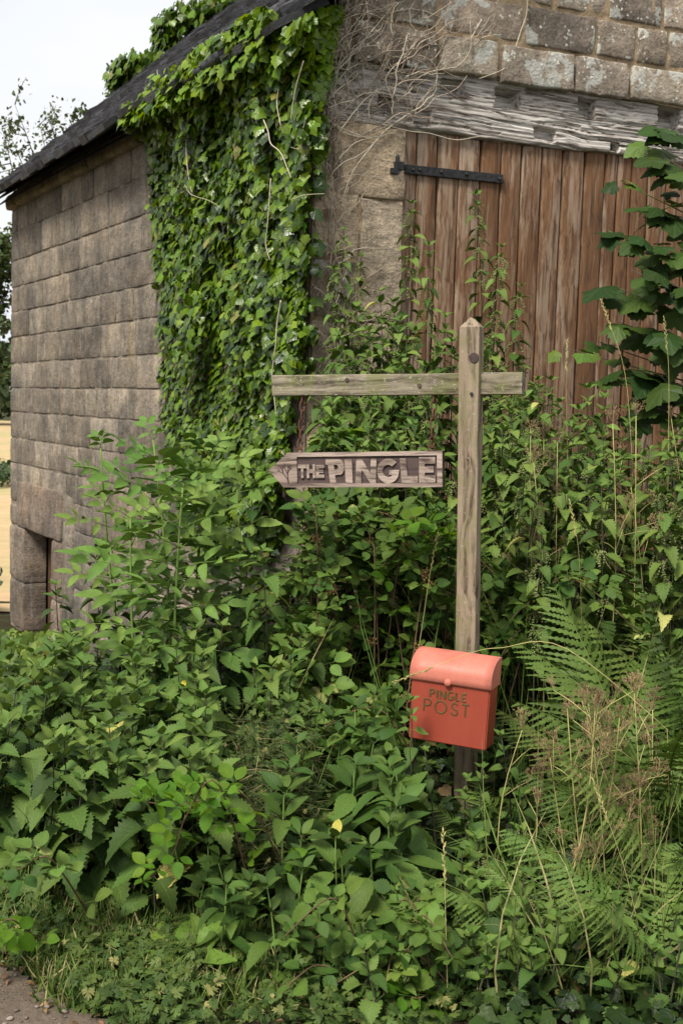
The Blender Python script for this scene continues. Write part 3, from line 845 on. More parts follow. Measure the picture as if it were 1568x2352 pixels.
def timber(hx, hy, z0, z1, nz, seed, point=0.0, ax='z'):
    V, Fc = [], []
    n = 20
    for j in range(nz + 1):
        z = z0 + (z1 - z0) * j / nz
        for k in range(n):
            a = 2 * math.pi * (k + 0.5) / n
            c, s = math.cos(a), math.sin(a)
            q = max(abs(c), abs(s)); x, y = c / q, s / q
            rr = 1 - 0.06 * max(0, (abs(x * y) - 0.6)) / 0.4
            w = 1 + 0.05 * mnoise.noise(Vector((x * 1.2 + seed, y * 1.2, z * 4))) + 0.025 * mnoise.noise(Vector((x * 6, y * 6 + seed, z * 14)))
            V.append((x * hx * rr * w, y * hy * rr * w, z))
        for k in range(n):
            if j: b = (j - 1) * n; Fc.append((b + k, b + (k + 1) % n, b + n + (k + 1) % n, b + n + k))
    if point:
        b = len(V); base = nz * n
        V.append((-0.15 * hx, 0, z1 + point)); V.append((0.3 * hx, 0, z1 + point * 0.8))
        for k in range(n):
            x0, x1 = V[base + k][0], V[base + (k + 1) % n][0]
            p0 = b if x0 < 0 else b + 1; p1 = b if x1 < 0 else b + 1
            Fc.append((base + k, base + (k + 1) % n, p0) if p0 == p1 else (base + k, base + (k + 1) % n, p1, p0))
    else: Fc.append(tuple(nz * n + k for k in range(n)))
    Fc.append(tuple(range(n))[::-1])
    if ax == 'x':
        V = [(z, y, -x) for x, y, z in V]
    return V, Fc
V, Fc = timber(PW, PD, 0, PH, 46, 3, 0.035)
me = mesh('post', V, Fc, M_post, False)
add('post', me, post_root, pm_(foot))
# crossbar let into the back of the post
bl = at(618, 886, 4.38); br = at(1194, 880, 4.02)
bm_ = (bl + br) / 2
blen = (br - bl).length
bx = (br - bl).normalized(); bz = (axis - bx * axis.dot(bx)).normalized(); by = bz.cross(bx)
BM = Matrix(((bx.x, by.x, bz.x, bm_.x), (bx.y, by.y, bz.y, bm_.y), (bx.z, by.z, bz.z, bm_.z), (0, 0, 0, 1)))
# push the bar back so that it sits against the rear of the post front
axp = foot + axis * ((bm_.z - foot.z) / axis.z)
gapd = (axp - bm_).dot(by)
BM = Matrix.Translation(by * (gapd + 0.010)) @ BM
V, Fc = timber(0.038, 0.020, -blen / 2, blen / 2, 30, 9, 0, 'x')
bar = add('crossbar', mesh('crossbar', V, Fc, M_bar, False), post_root, BM)
for (X, Z) in ((0.105, -0.004), (-0.17, 0.018)):
    b = MB(); b.tube([(0, 0.004, 0), (0, -0.003, 0)], 0.0075, 10)
    add('knot', b.mesh('knot', M_groove), bar, BM @ Matrix.Translation((X, -0.0205, Z)))
b = MB(); b.tube([(0, 0.004, 0), (0, -0.004, 0)], 0.006, 8)
nail = at(1096, 905, 4.1)
nz_ = (nail - foot).dot(axis)
add('nail_head', b.mesh('nail_head', M_iron), post_root, pm_(foot + axis * nz_ + FR * 0.012 - FN * 0) @ Matrix.Translation((0, -PD - 0.001, 0)))
b = MB(); b.tube([(0, 0.004, 0), (0, -0.002, 0)], 0.017, 12)
nz_ = (at(1094, 822, 4.1) - foot).dot(axis)
add('knot', b.mesh('knot', M_groove), post_root, pm_(foot + axis * nz_ + FR * 0.018) @ Matrix.Translation((0, -PD - 0.0005, 0)))
b = MB()

# ------------------------------------------------------------------ hanging arrow sign
sl_ = at(619, 1080, 4.39); sr_ = at(1016, 1077, 4.135)
SLn = (sr_ - sl_).length
sx = (sr_ - sl_).normalized(); sz = Vector((0, 0, 1)) - sx * sx.z; sz.normalize(); sy = sz.cross(sx)
sc_ = (sl_ + sr_) / 2
SM = Matrix(((sx.x, sy.x, sz.x, sc_.x), (sx.y, sy.y, sz.y, sc_.y), (sx.z, sy.z, sz.z, sc_.z), (0, 0, 0, 1)))
PXM = SLn / 397.0                                  # metres for one picture unit on the board
HH = 37.5 * PXM
sign = empty('arrow_sign', sc_ - Vector((0, 0, HH)), 'carved wooden arrow sign reading THE PINGLE, hanging on rusty chains', 'sign')
HL = SLn / 2
TIP = 46 * PXM
def prism(outline, holes, y0, y1):
    loops = [outline] + list(holes)
    pts = [p for l in loops for p in l]
    tris = tessellate_polygon([[Vector((x, z, 0)) for x, z in l] for l in loops])
    n = len(pts)
    V = [(x, y0, z) for x, z in pts] + [(x, y1, z) for x, z in pts]
    Fc = [tuple(t) for t in tris] + [tuple(i + n for i in t)[::-1] for t in tris]
    b = 0
    for l in loops:
        m_ = len(l)
        for i in range(m_):
            j = (i + 1) % m_
            Fc.append((b + i, b + j, n + b + j, n + b + i))
        b += m_
    return V, Fc
arrow = [(-HL, 0), (-HL + TIP * 0.75, -HH), (HL, -HH), (HL + 0.001, HH), (-HL + TIP, HH)]
px0, px1, pz0, pz1 = -HL + 68 * PXM, HL - 11 * PXM, -HH + 8 * PXM, HH - 9 * PXM
V, Fc = prism(arrow, [], 0.0, 0.022)
board = add('board', mesh('board', V, Fc, M_panel), sign, SM)
V, Fc = prism(arrow, [[(px0, pz0), (px0, pz1), (px1, pz1), (px1, pz0)]], -0.007, -0.0003)
add('frame', mesh('frame', V, Fc, M_board), sign, SM)
def arc(cx, cy, r, a0, a1, n, ry=None):
    return [(cx + r * math.cos(math.radians(a0 + (a1 - a0) * i / n)), cy + (ry or r) * math.sin(math.radians(a0 + (a1 - a0) * i / n))) for i in range(n + 1)]
GL = {
 'T': ([(.36, 0), (.66, 0), (.64, .72), (1, .70), (1, 1), (0, 1), (0, .72), (.37, .72)], []),
 'H': ([(0, 0), (.28, 0), (.28, .36), (.72, .36), (.72, 0), (1, 0), (1, 1), (.72, 1), (.72, .64), (.28, .64), (.28, 1), (0, 1)], []),
 'E': ([(0, 0), (1, 0), (1, .27), (.36, .27), (.36, .39), (.9, .39), (.9, .63), (.36, .63), (.36, .74), (1, .74), (1, 1), (.03, 1)], []),
 'P': ([(.22, 0), (.55, 0.02), (.48, .33), (.66, .36)] + arc(.68, .66, .32, -70, 88, 9, .33) + [(0, 1), (0, .80), (.12, .75)], [[(.46, .56), (.43, .76), (.60, .77), (.68, .68), (.62, .58)]]),
 'I': ([(0.08, 0), (1, 0), (.95, 1), (0, 1)], []),
 'N': ([(0, 0), (.27, 0), (.30, .56), (.70, 0), (.95, 0), (1, 1), (.74, 1), (.70, .42), (.30, 1), (.06, 1)], []),
 'G': (arc(.5, .5, .5, 42, 335, 20) + [(1, .54), (.54, .54), (.54, .36), (.70, .34)] + arc(.5, .5, .25, -48, -312, 14), []),
 'L': ([(.08, 0), (1, 0), (1, .28), (.42, .28), (.34, 1), (0, 1)], []),
}
def sign_letter(ch, x0, x1, y0, y1):     # picture units measured on the board: x from the tip, y from the top edge
    out, hs = GL[ch]
    f = lambda p: (-HL + (x0 + p[0] * (x1 - x0)) * PXM, HH - (y1 - p[1] * (y1 - y0)) * PXM)
    V, Fc = prism([f(p) for p in out], [[f(p) for p in h] for h in hs], -0.0068, -0.0002)
    o = add('letter', mesh('letter', V, Fc, M_board), board, SM)
k = 397 / 993.0                         # the zoomed picture used for measuring
for ch, x0, x1, y0, y1 in (('T', 176, 225, 62, 130), ('H', 228, 277, 62, 130), ('E', 281, 331, 66, 130),
                           ('P', 340, 448, 36, 158), ('I', 450, 494, 38, 158), ('N', 510, 632, 36, 160), ('G', 634, 758, 36, 160), ('L', 762, 860, 36, 158), ('E', 866, 956, 30, 156)):
    sign_letter(ch, x0 * k, x1 * k, (y0 + 1) * k, (y1 + 8) * k)
mb = MB()
def br_(x, y, a, l, r, depth):
    x1, y1 = x + math.cos(a) * l, y + math.sin(a) * l
    mb.tube([(x, -0.0068, y), ((x + x1) / 2, -0.0068, (y + y1) / 2 + 0.001), (x1, -0.0068, y1)], [r, r * 0.9, r * 0.75], 5)
    if depth:
        for da in (-0.65, -0.15, 0.5)[: 3]:
            br_(x1, y1, a + da + R.uniform(-0.15, 0.15), l * R.uniform(0.55, 0.75), r * 0.72, depth - 1)
br_(-HL + 47 * PXM, -HH + 9 * PXM, math.radians(95), 20 * PXM, 0.0028, 2)
br_(-HL + 46 * PXM, -HH + 16 * PXM, math.radians(128), 17 * PXM, 0.0022, 2)
add('carved_plant', mb.mesh('carved_plant', M_groove), board, SM)
# chains, eye ring at the foot
def ring_mesh(rx, rz, r, straight=0.0):
    n = 14; pts = []
    for i in range(n + 1):
        a = 2 * math.pi * i / n
        z = rz * math.sin(a)
        pts.append((rx * math.cos(a), 0, z + (straight if z > 1e-6 else -straight if z < -1e-6 else 0)))
    V, Fc = tube(pts, r, 6)
    return mesh('link', V, Fc, M_rust, True)
link = ring_mesh(0.0085, 0.0085, 0.0031, 0.010); eye = ring_mesh(0.010, 0.010, 0.0028)
for (xb, lab) in ((70, 'rusty chain holding the arrow end of the hanging sign'), (371, 'rusty chain holding the square end of the hanging sign')):
    lo = SM @ Vector((-HL + xb * PXM, 0.011, HH))
    # up to the underside of the crossbar
    q = BM.inverted() @ lo
    hi = BM @ Vector((q.x + (0.006 if xb < 100 else 0.004), 0.0, -0.036))
    ch = empty('chain', lo, lab, 'chain', 'chains of the hanging sign')
    d = hi - lo; L = d.length; d.normalize()
    X = sx.copy(); X = (X - d * X.dot(d)).normalized(); Y = d.cross(X)
    def cm(p, rot):
        x = X * math.cos(rot) + Y * math.sin(rot); y = d.cross(x)
        return Matrix(((x.x, y.x, d.x, p.x), (x.y, y.y, d.y, p.y), (x.z, y.z, d.z, p.z), (0, 0, 0, 1)))
    add('eye_ring', eye, ch, cm(lo + d * 0.008, 0.25))
    step = 0.0305; n = max(2, int((L - 0.03) / step)); step = (L - 0.034) / n
    for i in range(n + 1):
        add('link', link, ch, cm(lo + d * (0.030 + i * step) if i < n else hi - d * 0.012, 0.3 + (i % 2) * 1.35 + R.uniform(-0.15, 0.15)))
    b = MB(); b.tube([(0, 0, -0.012), (0, 0, 0.012)], 0.003, 6)
    add('hook_stem', b.mesh('hook_stem', M_rust), ch, cm(hi, 0))

# ------------------------------------------------------------------ red post box
bc = at(1052, 1592, 3.99)
XB = Matrix.Rotation(math.radians(-23), 3, 'Z') @ Vector((1, 0, 0))
ZB = Vector((0, 0, 1)) + XB * 0.022; ZB.normalize()
XB = (XB - ZB * XB.dot(ZB)).normalized(); YB = ZB.cross(XB)
rollb = Matrix.Rotation(math.radians(-1.2), 3, YB) 
rollb = Matrix.Rotation(math.radians(0.3), 3, 'Y')
W2, D, HB = 0.138, 0.10, 0.222
PB = Matrix(((XB.x, YB.x, ZB.x, bc.x), (XB.y, YB.y, ZB.y, bc.y), (XB.z, YB.z, ZB.z, bc.z), (0, 0, 0, 1))) @ rollb.to_4x4()
PB = PB @ Matrix.Translation((0, 0, -0.155))
rt = PB @ Vector((0, 0, 0))
box = empty('post_box', rt, 'faded red metal post box lettered PINGLE POST, fixed to the wooden post', 'post box')
mb = MB()
w0, w1 = W2 * 0.985, W2
V = []
prof = [(-D, 0.0, w0), (-D, HB, w1), (-D, HB + 0.01, w1), (0.0, HB + 0.05, w1), (0.0, 0.0, w0)]
V = [(-w, y, z) for y, z, w in prof] + [(w, y, z) for y, z, w in prof]
n = len(prof)
Fc = [tuple(range(n)), tuple(range(2 * n - 1, n - 1, -1))] + [(i, n + i, n + (i + 1) % n, (i + 1) % n) for i in range(n)]
me = mesh('body', V, Fc, M_red); import bmesh
bm2 = bmesh.new(); bm2.from_mesh(me); bmesh.ops.recalc_face_normals(bm2, faces=bm2.faces[:]); bmesh.ops.bevel(bm2, geom=bm2.edges[:], offset=0.004, segments=2, affect='EDGES'); bm2.to_mesh(me); bm2.free()
body = add('body', me, box, PB)
# lid: rounded sheet with end plates
prof = [(0.004, HB + 0.078)] + [(-0.012 - 0.096 * math.sin(a), HB + 0.014 + 0.064 * math.cos(a)) for a in [i * math.pi / 2 / 12 for i in range(0, 13)]] + [(-0.109, HB + 0.006), (-0.109, HB - 0.012), (-0.1065, HB - 0.014)]
WL = W2 + 0.005
outer = prof; th = 0.003
n = len(outer); nx = 9
V = []; Fc = []
for i in range(nx):
    x = -WL + 2 * WL * i / (nx - 1)
    for y, z in outer: V.append((x, y, z))
for i in range(nx - 1):
    for j in range(n - 1): Fc.append((i * n + j, (i + 1) * n + j, (i + 1) * n + j + 1, i * n + j + 1))
b0 = len(V)
inn = [(y + (0.004 if y < -0.02 else 0), z - 0.004) for y, z in outer]
for i in range(nx):
    x = -WL + 0.003 + 2 * (WL - 0.003) * i / (nx - 1)
    for y, z in inn: V.append((x, y, z))
for i in range(nx - 1):
    for j in range(n - 1): Fc.append((b0 + i * n + j, b0 + i * n + j + 1, b0 + (i + 1) * n + j + 1, b0 + (i + 1) * n + j))
for i, e in ((0, -WL), (nx - 1, WL)):
    # end plates reach down to the lip
    Fc.append(tuple(i * n + j for j in range(n)) + (len(V),)); V.append((e, 0.004, HB - 0.015))
for i in range(nx - 1):
    Fc.append((i * n + n - 1, (i + 1) * n + n - 1, b0 + (i + 1) * n + n - 1, b0 + i * n + n - 1))
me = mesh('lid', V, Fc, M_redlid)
bm2 = bmesh.new(); bm2.from_mesh(me); bmesh.ops.recalc_face_normals(bm2, faces=bm2.faces[:]); bm2.to_mesh(me); bm2.free()
me.polygons.foreach_set('use_smooth', [len(p.vertices) == 4 for p in me.polygons])
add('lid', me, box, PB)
b = MB(); pr = [(0.0, 0.006), (0.0135, 0.006), (0.0135, 0.0), (0.012, -0.004), (0.008, -0.0065), (0.0, -0.0075)]
nn = 14
V = [(r * math.cos(2 * math.pi * k / nn), y, r * math.sin(2 * math.pi * k / nn)) for r, y in pr for k in range(nn)]
Fc = [(j * nn + k, j * nn + (k + 1) % nn, (j + 1) * nn + (k + 1) % nn, (j + 1) * nn + k) for j in range(len(pr) - 1) for k in range(nn)]
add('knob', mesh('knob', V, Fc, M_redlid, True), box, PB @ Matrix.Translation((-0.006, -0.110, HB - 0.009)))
ST = {
 'P': [[(0, 0), (0, 1), (.55, 1), (.85, .93), (1, .75), (.87, .54), (.55, .47), (0.04, .47)]],
 'I': [[(0.5, 0), (0.5, 1)]],
 'N': [[(0, 0), (0, 1), (1, 0), (1, 1)]],
 'G': [arc(.52, .5, .5, 50, 330, 16) + [(1.0, .45), (.62, .45)]],
 'L': [[(0, 1), (0, 0), (.85, 0)]],
 'E': [[(.9, 1), (0, 1), (0, 0), (.9, 0)], [(0, .52), (.75, .52)]],
 'O': [arc(.5, .5, .5, 0, 360, 26)],
 'S': [[(.92, .83), (.78, .95), (.5, 1), (.2, .94), (.06, .76), (.18, .58), (.5, .5), (.84, .41), (.96, .24), (.82, .06), (.5, 0), (.18, .05), (.03, .2)]],
 'T': [[(0, 1), (1, 1)], [(.5, 1), (.5, 0)]],
}
def box_letter(ch, x0, x1, z0, z1, r):
    mb = MB()
    for s in ST[ch]:
        pts = [(x0 + a * (x1 - x0), -D - 0.0005, z0 + b * (z1 - z0)) for a, b in s]
        if ch in 'NLET':
            for a, b in zip(pts, pts[1:]): mb.tube([a, b], r, 8, Vector((0, 1, 0)))
        else: mb.tube(pts, r, 8, Vector((0, 1, 0)))
    add('letter', mb.mesh('letter', M_letter), body, PB)
x = -0.068
for ch, w in (('P', .014), ('I', .004), ('N', .018), ('G', .020), ('L', .013), ('E', .015)):
    box_letter(ch, x, x + w, HB - 0.067, HB - 0.041, 0.0036); x += w + 0.0088
for ch, x0, x1 in (('P', -.087, -.063), ('O', -.048, -.008), ('S', .009, .032), ('T', .046, .070)):
    box_letter(ch, x0, x1, HB - 0.118, HB - 0.077, 0.0031)

# ------------------------------------------------------------------ leaves
def leaf_geo(L, W, teeth=7, depth=0.16, fold=0.25, droop=0.25, wide=0.33, petiole=0.0, tip=1.0, curl=0.0, seed=0):
    rr = random.Random(seed)
    rows = teeth * 2 + 1 if teeth else 7
    V, uv, Fc = [], [], []
    def prof(s): # half width 0..1
        if s <= wide: q = s / wide; return math.sin(q * math.pi / 2) ** 0.62
        q = (s - wide) / (1 - wide); return max(0.0, math.cos(q * math.pi / 2)) ** tip
    tw = rr.uniform(-0.25, 0.25)
    for i in range(rows):
        s = i / (rows - 1)
        w = prof(min(max(s, 0.0), 1.0)) * W / 2
        if teeth and 0 < i < rows - 1:
            w *= (1 + depth * 0.5) if i % 2 else (1 - depth * 0.5)
        y = petiole + s * L * (1 - 0.12 * droop * s)
        if teeth and i % 2 and 0 < i: yo = 0.02 * L
        else: yo = 0
        z = -droop * L * 0.55 * s * s + 0.02 * L * math.sin(s * 5 + seed)
        ze = z + w * fold + curl * w * math.sin(s * 9 + seed)
        t = tw * s
        V += [(-w * math.cos(t), y + yo, ze - w * math.sin(t)), (0, y, z), (w * math.cos(t), y + yo, ze + w * math.sin(t))]
        uv += [(-1, s), (0, s), (1, s)]
    for i in range(rows - 1):
        a, b = i * 3, i * 3 + 3
        Fc += [(a, a + 1, b + 1, b), (a + 1, a + 2, b + 2, b + 1)]
    if petiole:
        b = len(V); r = 0.012 * L
        V += [(-r, -0.0, 0), (r, 0, 0), (r, petiole + 0.05 * L, 0), (-r, petiole + 0.05 * L, 0)]
        uv += [(0, 0)] * 4; Fc.append((b, b + 1, b + 2, b + 3))
    return V, Fc, uv

def leaf_mesh(name, mat, n=4, **k):
    out = []
    for i in range(n):
        kk = dict(k); kk['droop'] = k.get('droop', 0.25) * (0.55 + 0.35 * i); kk['fold'] = k.get('fold', 0.25) * (0.5 + 0.3 * ((i * 2) % n))
        V, Fc, uv = leaf_geo(seed=i * 3 + 1, **kk)
        out.append(mesh(name, V, Fc, mat, True, uv))
    return out

def compound(name, mat, parts, n=4, stalk=None, **k):
    """a leaf of several leaflets: parts = list of (x, y, angle, scale)"""
    out = []
    for i in range(n):
        mb = MB()
        for j, (x, y, a, s) in enumerate(parts):
            kk = dict(k); kk['droop'] = k.get('droop', 0.25) * (0.4 + 0.3 * ((i + j) % 4))
            V, Fc, uv = leaf_geo(seed=i * 7 + j, **kk)
            M = Matrix.Translation((x, y, -0.35 * y * y / max(0.05, stalk or 0.1) * 0.4)) @ Matrix.Rotation(a + 0.15 * math.sin(i * 5 + j), 4, 'Z') @ Matrix.Rotation(0.25 * math.sin(i * 3 + j * 2), 4, 'X') @ Matrix.Rotation(0.3 * math.sin(i + j * 4), 4, 'Y') @ Matrix.Scale(s, 4)
            mb.add(V, Fc, M, uv)
        if stalk:
            V, Fc = tube([(0, 0, 0), (0, stalk * 0.5, -0.02 * stalk), (0, stalk, -0.14 * stalk)], [0.0022, 0.0016, 0.001], 4)
            mb.add(V, Fc, None, [(0, 0.5)] * len(V))
        out.append(mb.mesh(name, mat, True))
    return out

def outline_leaf(name, mat, pts, n=4, cup=0.25, droop=0.2, centre=(0, 0.35)):
    """lobed leaf from an outline (right half, from base to tip), unit length"""
    out = []
    full = pts + [(-x, y) for x, y in pts[::-1] if abs(x) > 1e-6]
    for i in range(n):
        rr = random.Random(i)
        V = [(centre[0], centre[1], 0.0)]; uv = [(0, 0.5)]
        tw = rr.uniform(-0.3, 0.3)
        for x, y in full:
            x2 = x * rr.uniform(0.9, 1.1); y2 = y * rr.uniform(0.95, 1.05)
            z = -cup * (0.5 + 0.35 * i) * (x2 * x2) - droop * (0.4 + 0.3 * i) * y2 * y2 + 0.08 * rr.uniform(-1, 1) * abs(x2) + tw * x2 * y2
            V.append((x2, y2, z)); uv.append((x2 * 1.6, y2))
        m_ = len(full)
        Fc = [(0, 1 + k, 1 + (k + 1) % m_) for k in range(m_)]
        out.append(mesh(name, V, Fc, mat, False, uv))
    return out

L_nettle = leaf_mesh('leaf', M_nettle, 6, L=1.0, W=0.66, teeth=9, depth=0.26, fold=0.35, droop=0.55, wide=0.24, petiole=0.2, tip=0.95)
L_nettle_f = leaf_mesh('leaf', M_nettle_far, 6, L=1.0, W=0.58, teeth=7, depth=0.26, fold=0.35, droop=0.45, wide=0.22, petiole=0.2, tip=0.95)
L_tip = leaf_mesh('leaf', M_tip, 4, L=1.0, W=0.55, teeth=7, depth=0.28, fold=0.4, droop=0.35, wide=0.22, petiole=0.15, tip=0.95)
L_broad = leaf_mesh('leaf', M_broad, 5, L=1.0, W=0.46, teeth=8, depth=0.07, fold=0.3, droop=0.5, wide=0.42, petiole=0.15, tip=0.9)
L_shrub = leaf_mesh('leaf', M_elder, 5, L=1.0, W=0.58, teeth=0, fold=0.25, droop=0.4, wide=0.36, petiole=0.12, tip=0.85)
L_dock = leaf_mesh('leaf', M_dock, 3, L=1.0, W=0.40, teeth=9, depth=0.06, fold=0.2, droop=0.8, wide=0.38, petiole=0.25, tip=0.75, curl=0.3)
TRI = [(0, 0.045, 0, 1.0), (0.006, 0.036, -1.15, 0.8), (-0.006, 0.036, 1.15, 0.8)]
FIVE = TRI + [(0.005, 0.03, -2.0, 0.6), (-0.005, 0.03, 2.0, 0.6)]
L_bramble = compound('leaf', M_bramble, TRI, 4, stalk=0.045, L=0.068, W=0.05, teeth=7, depth=0.18, fold=0.25, droop=0.4, wide=0.42, petiole=0.008, tip=0.85) + compound('leaf', M_bramble, FIVE, 3, stalk=0.045, L=0.062, W=0.042, teeth=7, depth=0.18, fold=0.25, droop=0.4, wide=0.42, petiole=0.008, tip=0.85)
L_bramble_new = compound('leaf', M_bramble_new, TRI, 4, stalk=0.045, L=0.07, W=0.046, teeth=7, depth=0.16, fold=0.25, droop=0.3, wide=0.42, petiole=0.008, tip=0.85)
PIN = [(0, 0.17, 0, 1.05)] + [(s * 0.004, y, -s * a, sc) for (y, a, sc) in ((0.15, 0.95, 0.95), (0.10, 1.15, 1.0), (0.055, 1.3, 0.85)) for s in (1, -1)]
L_elder = compound('leaf', M_elder, PIN, 5, stalk=0.17, L=0.088, W=0.038, teeth=6, depth=0.1, fold=0.3, droop=0.45, wide=0.38, petiole=0.004, tip=0.8)
IVY = [(0.0, 0.0), (0.20, -0.13), (0.47, -0.03), (0.41, 0.18), (0.56, 0.38), (0.34, 0.56), (0.17, 0.80), (0.0, 1.0)]
L_ivy = outline_leaf('leaf', M_ivy, IVY, 5, 0.35, 0.2)
L_ivy_new = outline_leaf('leaf', M_ivy_new, IVY, 3, 0.3, 0.2)
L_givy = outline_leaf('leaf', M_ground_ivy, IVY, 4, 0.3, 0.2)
MAP = [(0.0, 0.0), (0.12, -0.07), (0.34, -0.10), (0.40, -0.02), (0.50, 0.05), (0.45, 0.18), (0.56, 0.28), (0.66, 0.46), (0.54, 0.50), (0.47, 0.60), (0.33, 0.58), (0.34, 0.72), (0.22, 0.80), (0.13, 0.92), (0.0, 1.0)]
L_maple = outline_leaf('leaf', M_maple, MAP, 4, 0.3, 0.35); L_maple_new = outline_leaf('leaf', M_maple_new, MAP, 3, 0.3, 0.3)
CUP = [(0.0, 0.0), (0.20, -0.05), (0.48, 0.02), (0.36, 0.14), (0.62, 0.28), (0.42, 0.32), (0.46, 0.50), (0.16, 0.36), (0.30, 0.78), (0.12, 0.72), (0.0, 1.0)]
L_cup = outline_leaf('leaf', M_cup, CUP, 4, 0.3, 0.3)

def fern_mesh(name, mat, seed, L=1.0, pairs=27, wid=0.30, arch=0.5):
    rr = random.Random(seed); mb = MB()
    def sp(s):
        return Vector((0.03 * math.sin(s * 3 + seed), L * (s - 0.10 * arch * s * s), arch * L * (0.32 * s - 0.62 * s * s)))
    pts = [sp(i / 14) for i in range(15)]
    V, Fc = tube(pts, [0.0075 * (1 - 0.85 * i / 14) for i in range(15)], 4); mb.add(V, Fc, None, [(0, 0.5)] * len(V))
    for i in range(pairs):
        s = 0.12 + 0.87 * i / (pairs - 1)
        p = sp(s); tn = (sp(min(1, s + 0.02)) - sp(s - 0.02)).normalized()
        pl = wid * math.sin(min(1, (s + 0.02) * 1.9) * math.pi / 2) * (1 - s) ** 0.62 * 1.15 + 0.012
        for sd in (-1, 1):
            if rr.random() < 0.06: continue
            pl_ = pl; pl = pl_ * rr.uniform(0.8, 1.12)
            d = (Vector((sd, 0, 0)) + tn * (0.32 + 0.5 * s + rr.uniform(-0.12, 0.12)) + Vector((0, 0, -0.15 + rr.uniform(-0.28, 0.22)))).normalized()
            nrm = Vector((-sd * 0.15, 0, 1)).normalized()
            sdv = d.cross(nrm).normalized()
            np_ = 8
            b = len(mb.v); pw = 0.0145
            VV, uv, FF = [], [], []
            jag = 0.85 + 0.3 * rr.random()
            def cen(q): return p + d * (pl * q) + Vector((0, 0, -0.4 * pl * q * q))
            def hwf(q): return pw * max(0.0, 1 - q) ** 0.55 * min(1.0, pl * 9 + 0.3) * jag
            for k in range(np_):
                q, q1 = k / np_, (k + 1) / np_; qm = (k + 0.55) / np_
                o = len(VV)
                VV += [cen(q), cen(q1), cen(qm) + sdv * hwf(qm), cen(q) + sdv * hwf(q) * 0.42, cen(q1) + sdv * hwf(q1) * 0.42, cen(qm) - sdv * hwf(qm), cen(q) - sdv * hwf(q) * 0.42, cen(q1) - sdv * hwf(q1) * 0.42]
                uv += [(0.5, q)] * 8
                FF += [(o, o + 1, o + 4, o + 2, o + 3), (o, o + 6, o + 5, o + 7, o + 1)]
            mb.add(VV, FF, None, uv); pl = pl_
    return mb.mesh(name, mat, False)
L_fern = [fern_mesh('frond', M_fern, i, arch=a) for i, a in enumerate((0.35, 0.6, 0.85, 0.5, 1.1, 0.7, 0.2, 0.95))]

# ------------------------------------------------------------------ plant builders
REG = []
SIGN_BOXES = [(928, 1462, 1172, 1728, 4.35), (1038, 725, 1122, 1480, 4.35), (612, 1030, 1025, 1126, 4.5), (612, 850, 1200, 918, 4.5), (672, 905, 706, 1040, 4.5), (976, 905, 1010, 1040, 4.5)]
def clear(p, pad=6):
    """keep the growth in front of the sign, bar and post box trimmed back"""
    if p.y > 4.6: return True
    x, y = proj(p)
    for a, b, c, d, dep in SIGN_BOXES:
        if a - pad < x < c + pad and b - pad < y < d + pad and p.y < dep: return False
    return True
def cleft(M, l):
    return clear(M.translation) and clear(M @ Vector((0, l, 0))) and clear(M @ Vector((0, l * 0.5, 0)))

def stem_curve(base, top, bend, n=7):
    h = top - base
    side = Vector((R.uniform(-1, 1), R.uniform(-1, 1), 0)) * bend
    return [base + h * (i / n) + side * math.sin(math.pi * i / n) for i in range(n + 1)]

def on_curve(pts, q):
    f = max(0, min(1, q)) * (len(pts) - 1); i = min(int(f), len(pts) - 2); return pts[i].lerp(pts[i + 1], f - i)

def rel(b, V): return [Vector(v) - b for v in V]

def nettle(base, top, label, group, lsize=0.075, variants=None, stemmat=None, gap=0.055, cover=1.0, flower=0.0, name='nettle', up=0.1, small_top=0.5):
    variants = variants or L_nettle
    H = (top - base).length
    root = empty(name, base, label, 'nettle' if name == 'nettle' else 'weed', group)
    if group: REG.append((root, top))
    pts = stem_curve(base, top, 0.04 * H)
    V, Fc = tube(pts, [0.0042 * (1 - 0.6 * i / 7) for i in range(8)], 5)
    add('stem', mesh('stem', rel(base, V), Fc, stemmat or M_nstem, True), root, Matrix.Translation(base))
    a0 = R.random() * 6.28
    start = max(0.04, 1 - cover)
    n = max(3, int(H * (1 - start) / gap))
    for i in range(n + 1):
        q = start + (1 - start) * (i / n) ** 0.92
        p = on_curve(pts, q)
        fromtop = (1 - q) * H
        sz = lsize * min(1.0, small_top + fromtop / 0.15 * (1 - small_top)) * R.uniform(0.85, 1.15)
        a = a0 + (i % 2) * math.pi / 2 + R.uniform(-0.35, 0.35)
        for k in range(2):
            an = a + k * math.pi + R.uniform(-0.2, 0.2)
            el = up + 0.5 * max(0, 1 - fromtop / 0.08) + R.uniform(-0.4, 0.25) - 0.30 * min(1, fromtop / 0.12)
            d = Vector((math.cos(an) * math.cos(el), math.sin(an) * math.cos(el), math.sin(el)))
            M = frame(p, d, Vector((math.cos(an) * 0.5 + R.uniform(-0.3, 0.3), math.sin(an) * 0.5 + R.uniform(-0.5, 0.1), 1)), sz)
            if cleft(M, 1.1): add('leaf', R.choice(L_tip if name == 'nettle' and fromtop < 0.05 else variants), root, M)
        if i > n - 2:
            for k in range(2):
                an = a + math.pi / 2 + k * math.pi
                d = Vector((math.cos(an) * 0.6, math.sin(an) * 0.6, 0.8))
                M = frame(p, d, Vector((0, -0.3, 1)), sz * 0.8)
                if cleft(M, 1.1): add('leaf', R.choice(L_tip if name == 'nettle' else variants), root, M)
        if flower and 0.03 < fromtop < 0.45 and R.random() < flower:
            for k in range(2):
                M = frame(p, Vector((R.uniform(-1, 1), R.uniform(-1, 0.3), -0.2)), Vector((0, 0, 1)), R.uniform(0.75, 1.3))
                if clear(p): add('flower', R.choice(CATKINS), root, M)
    return root

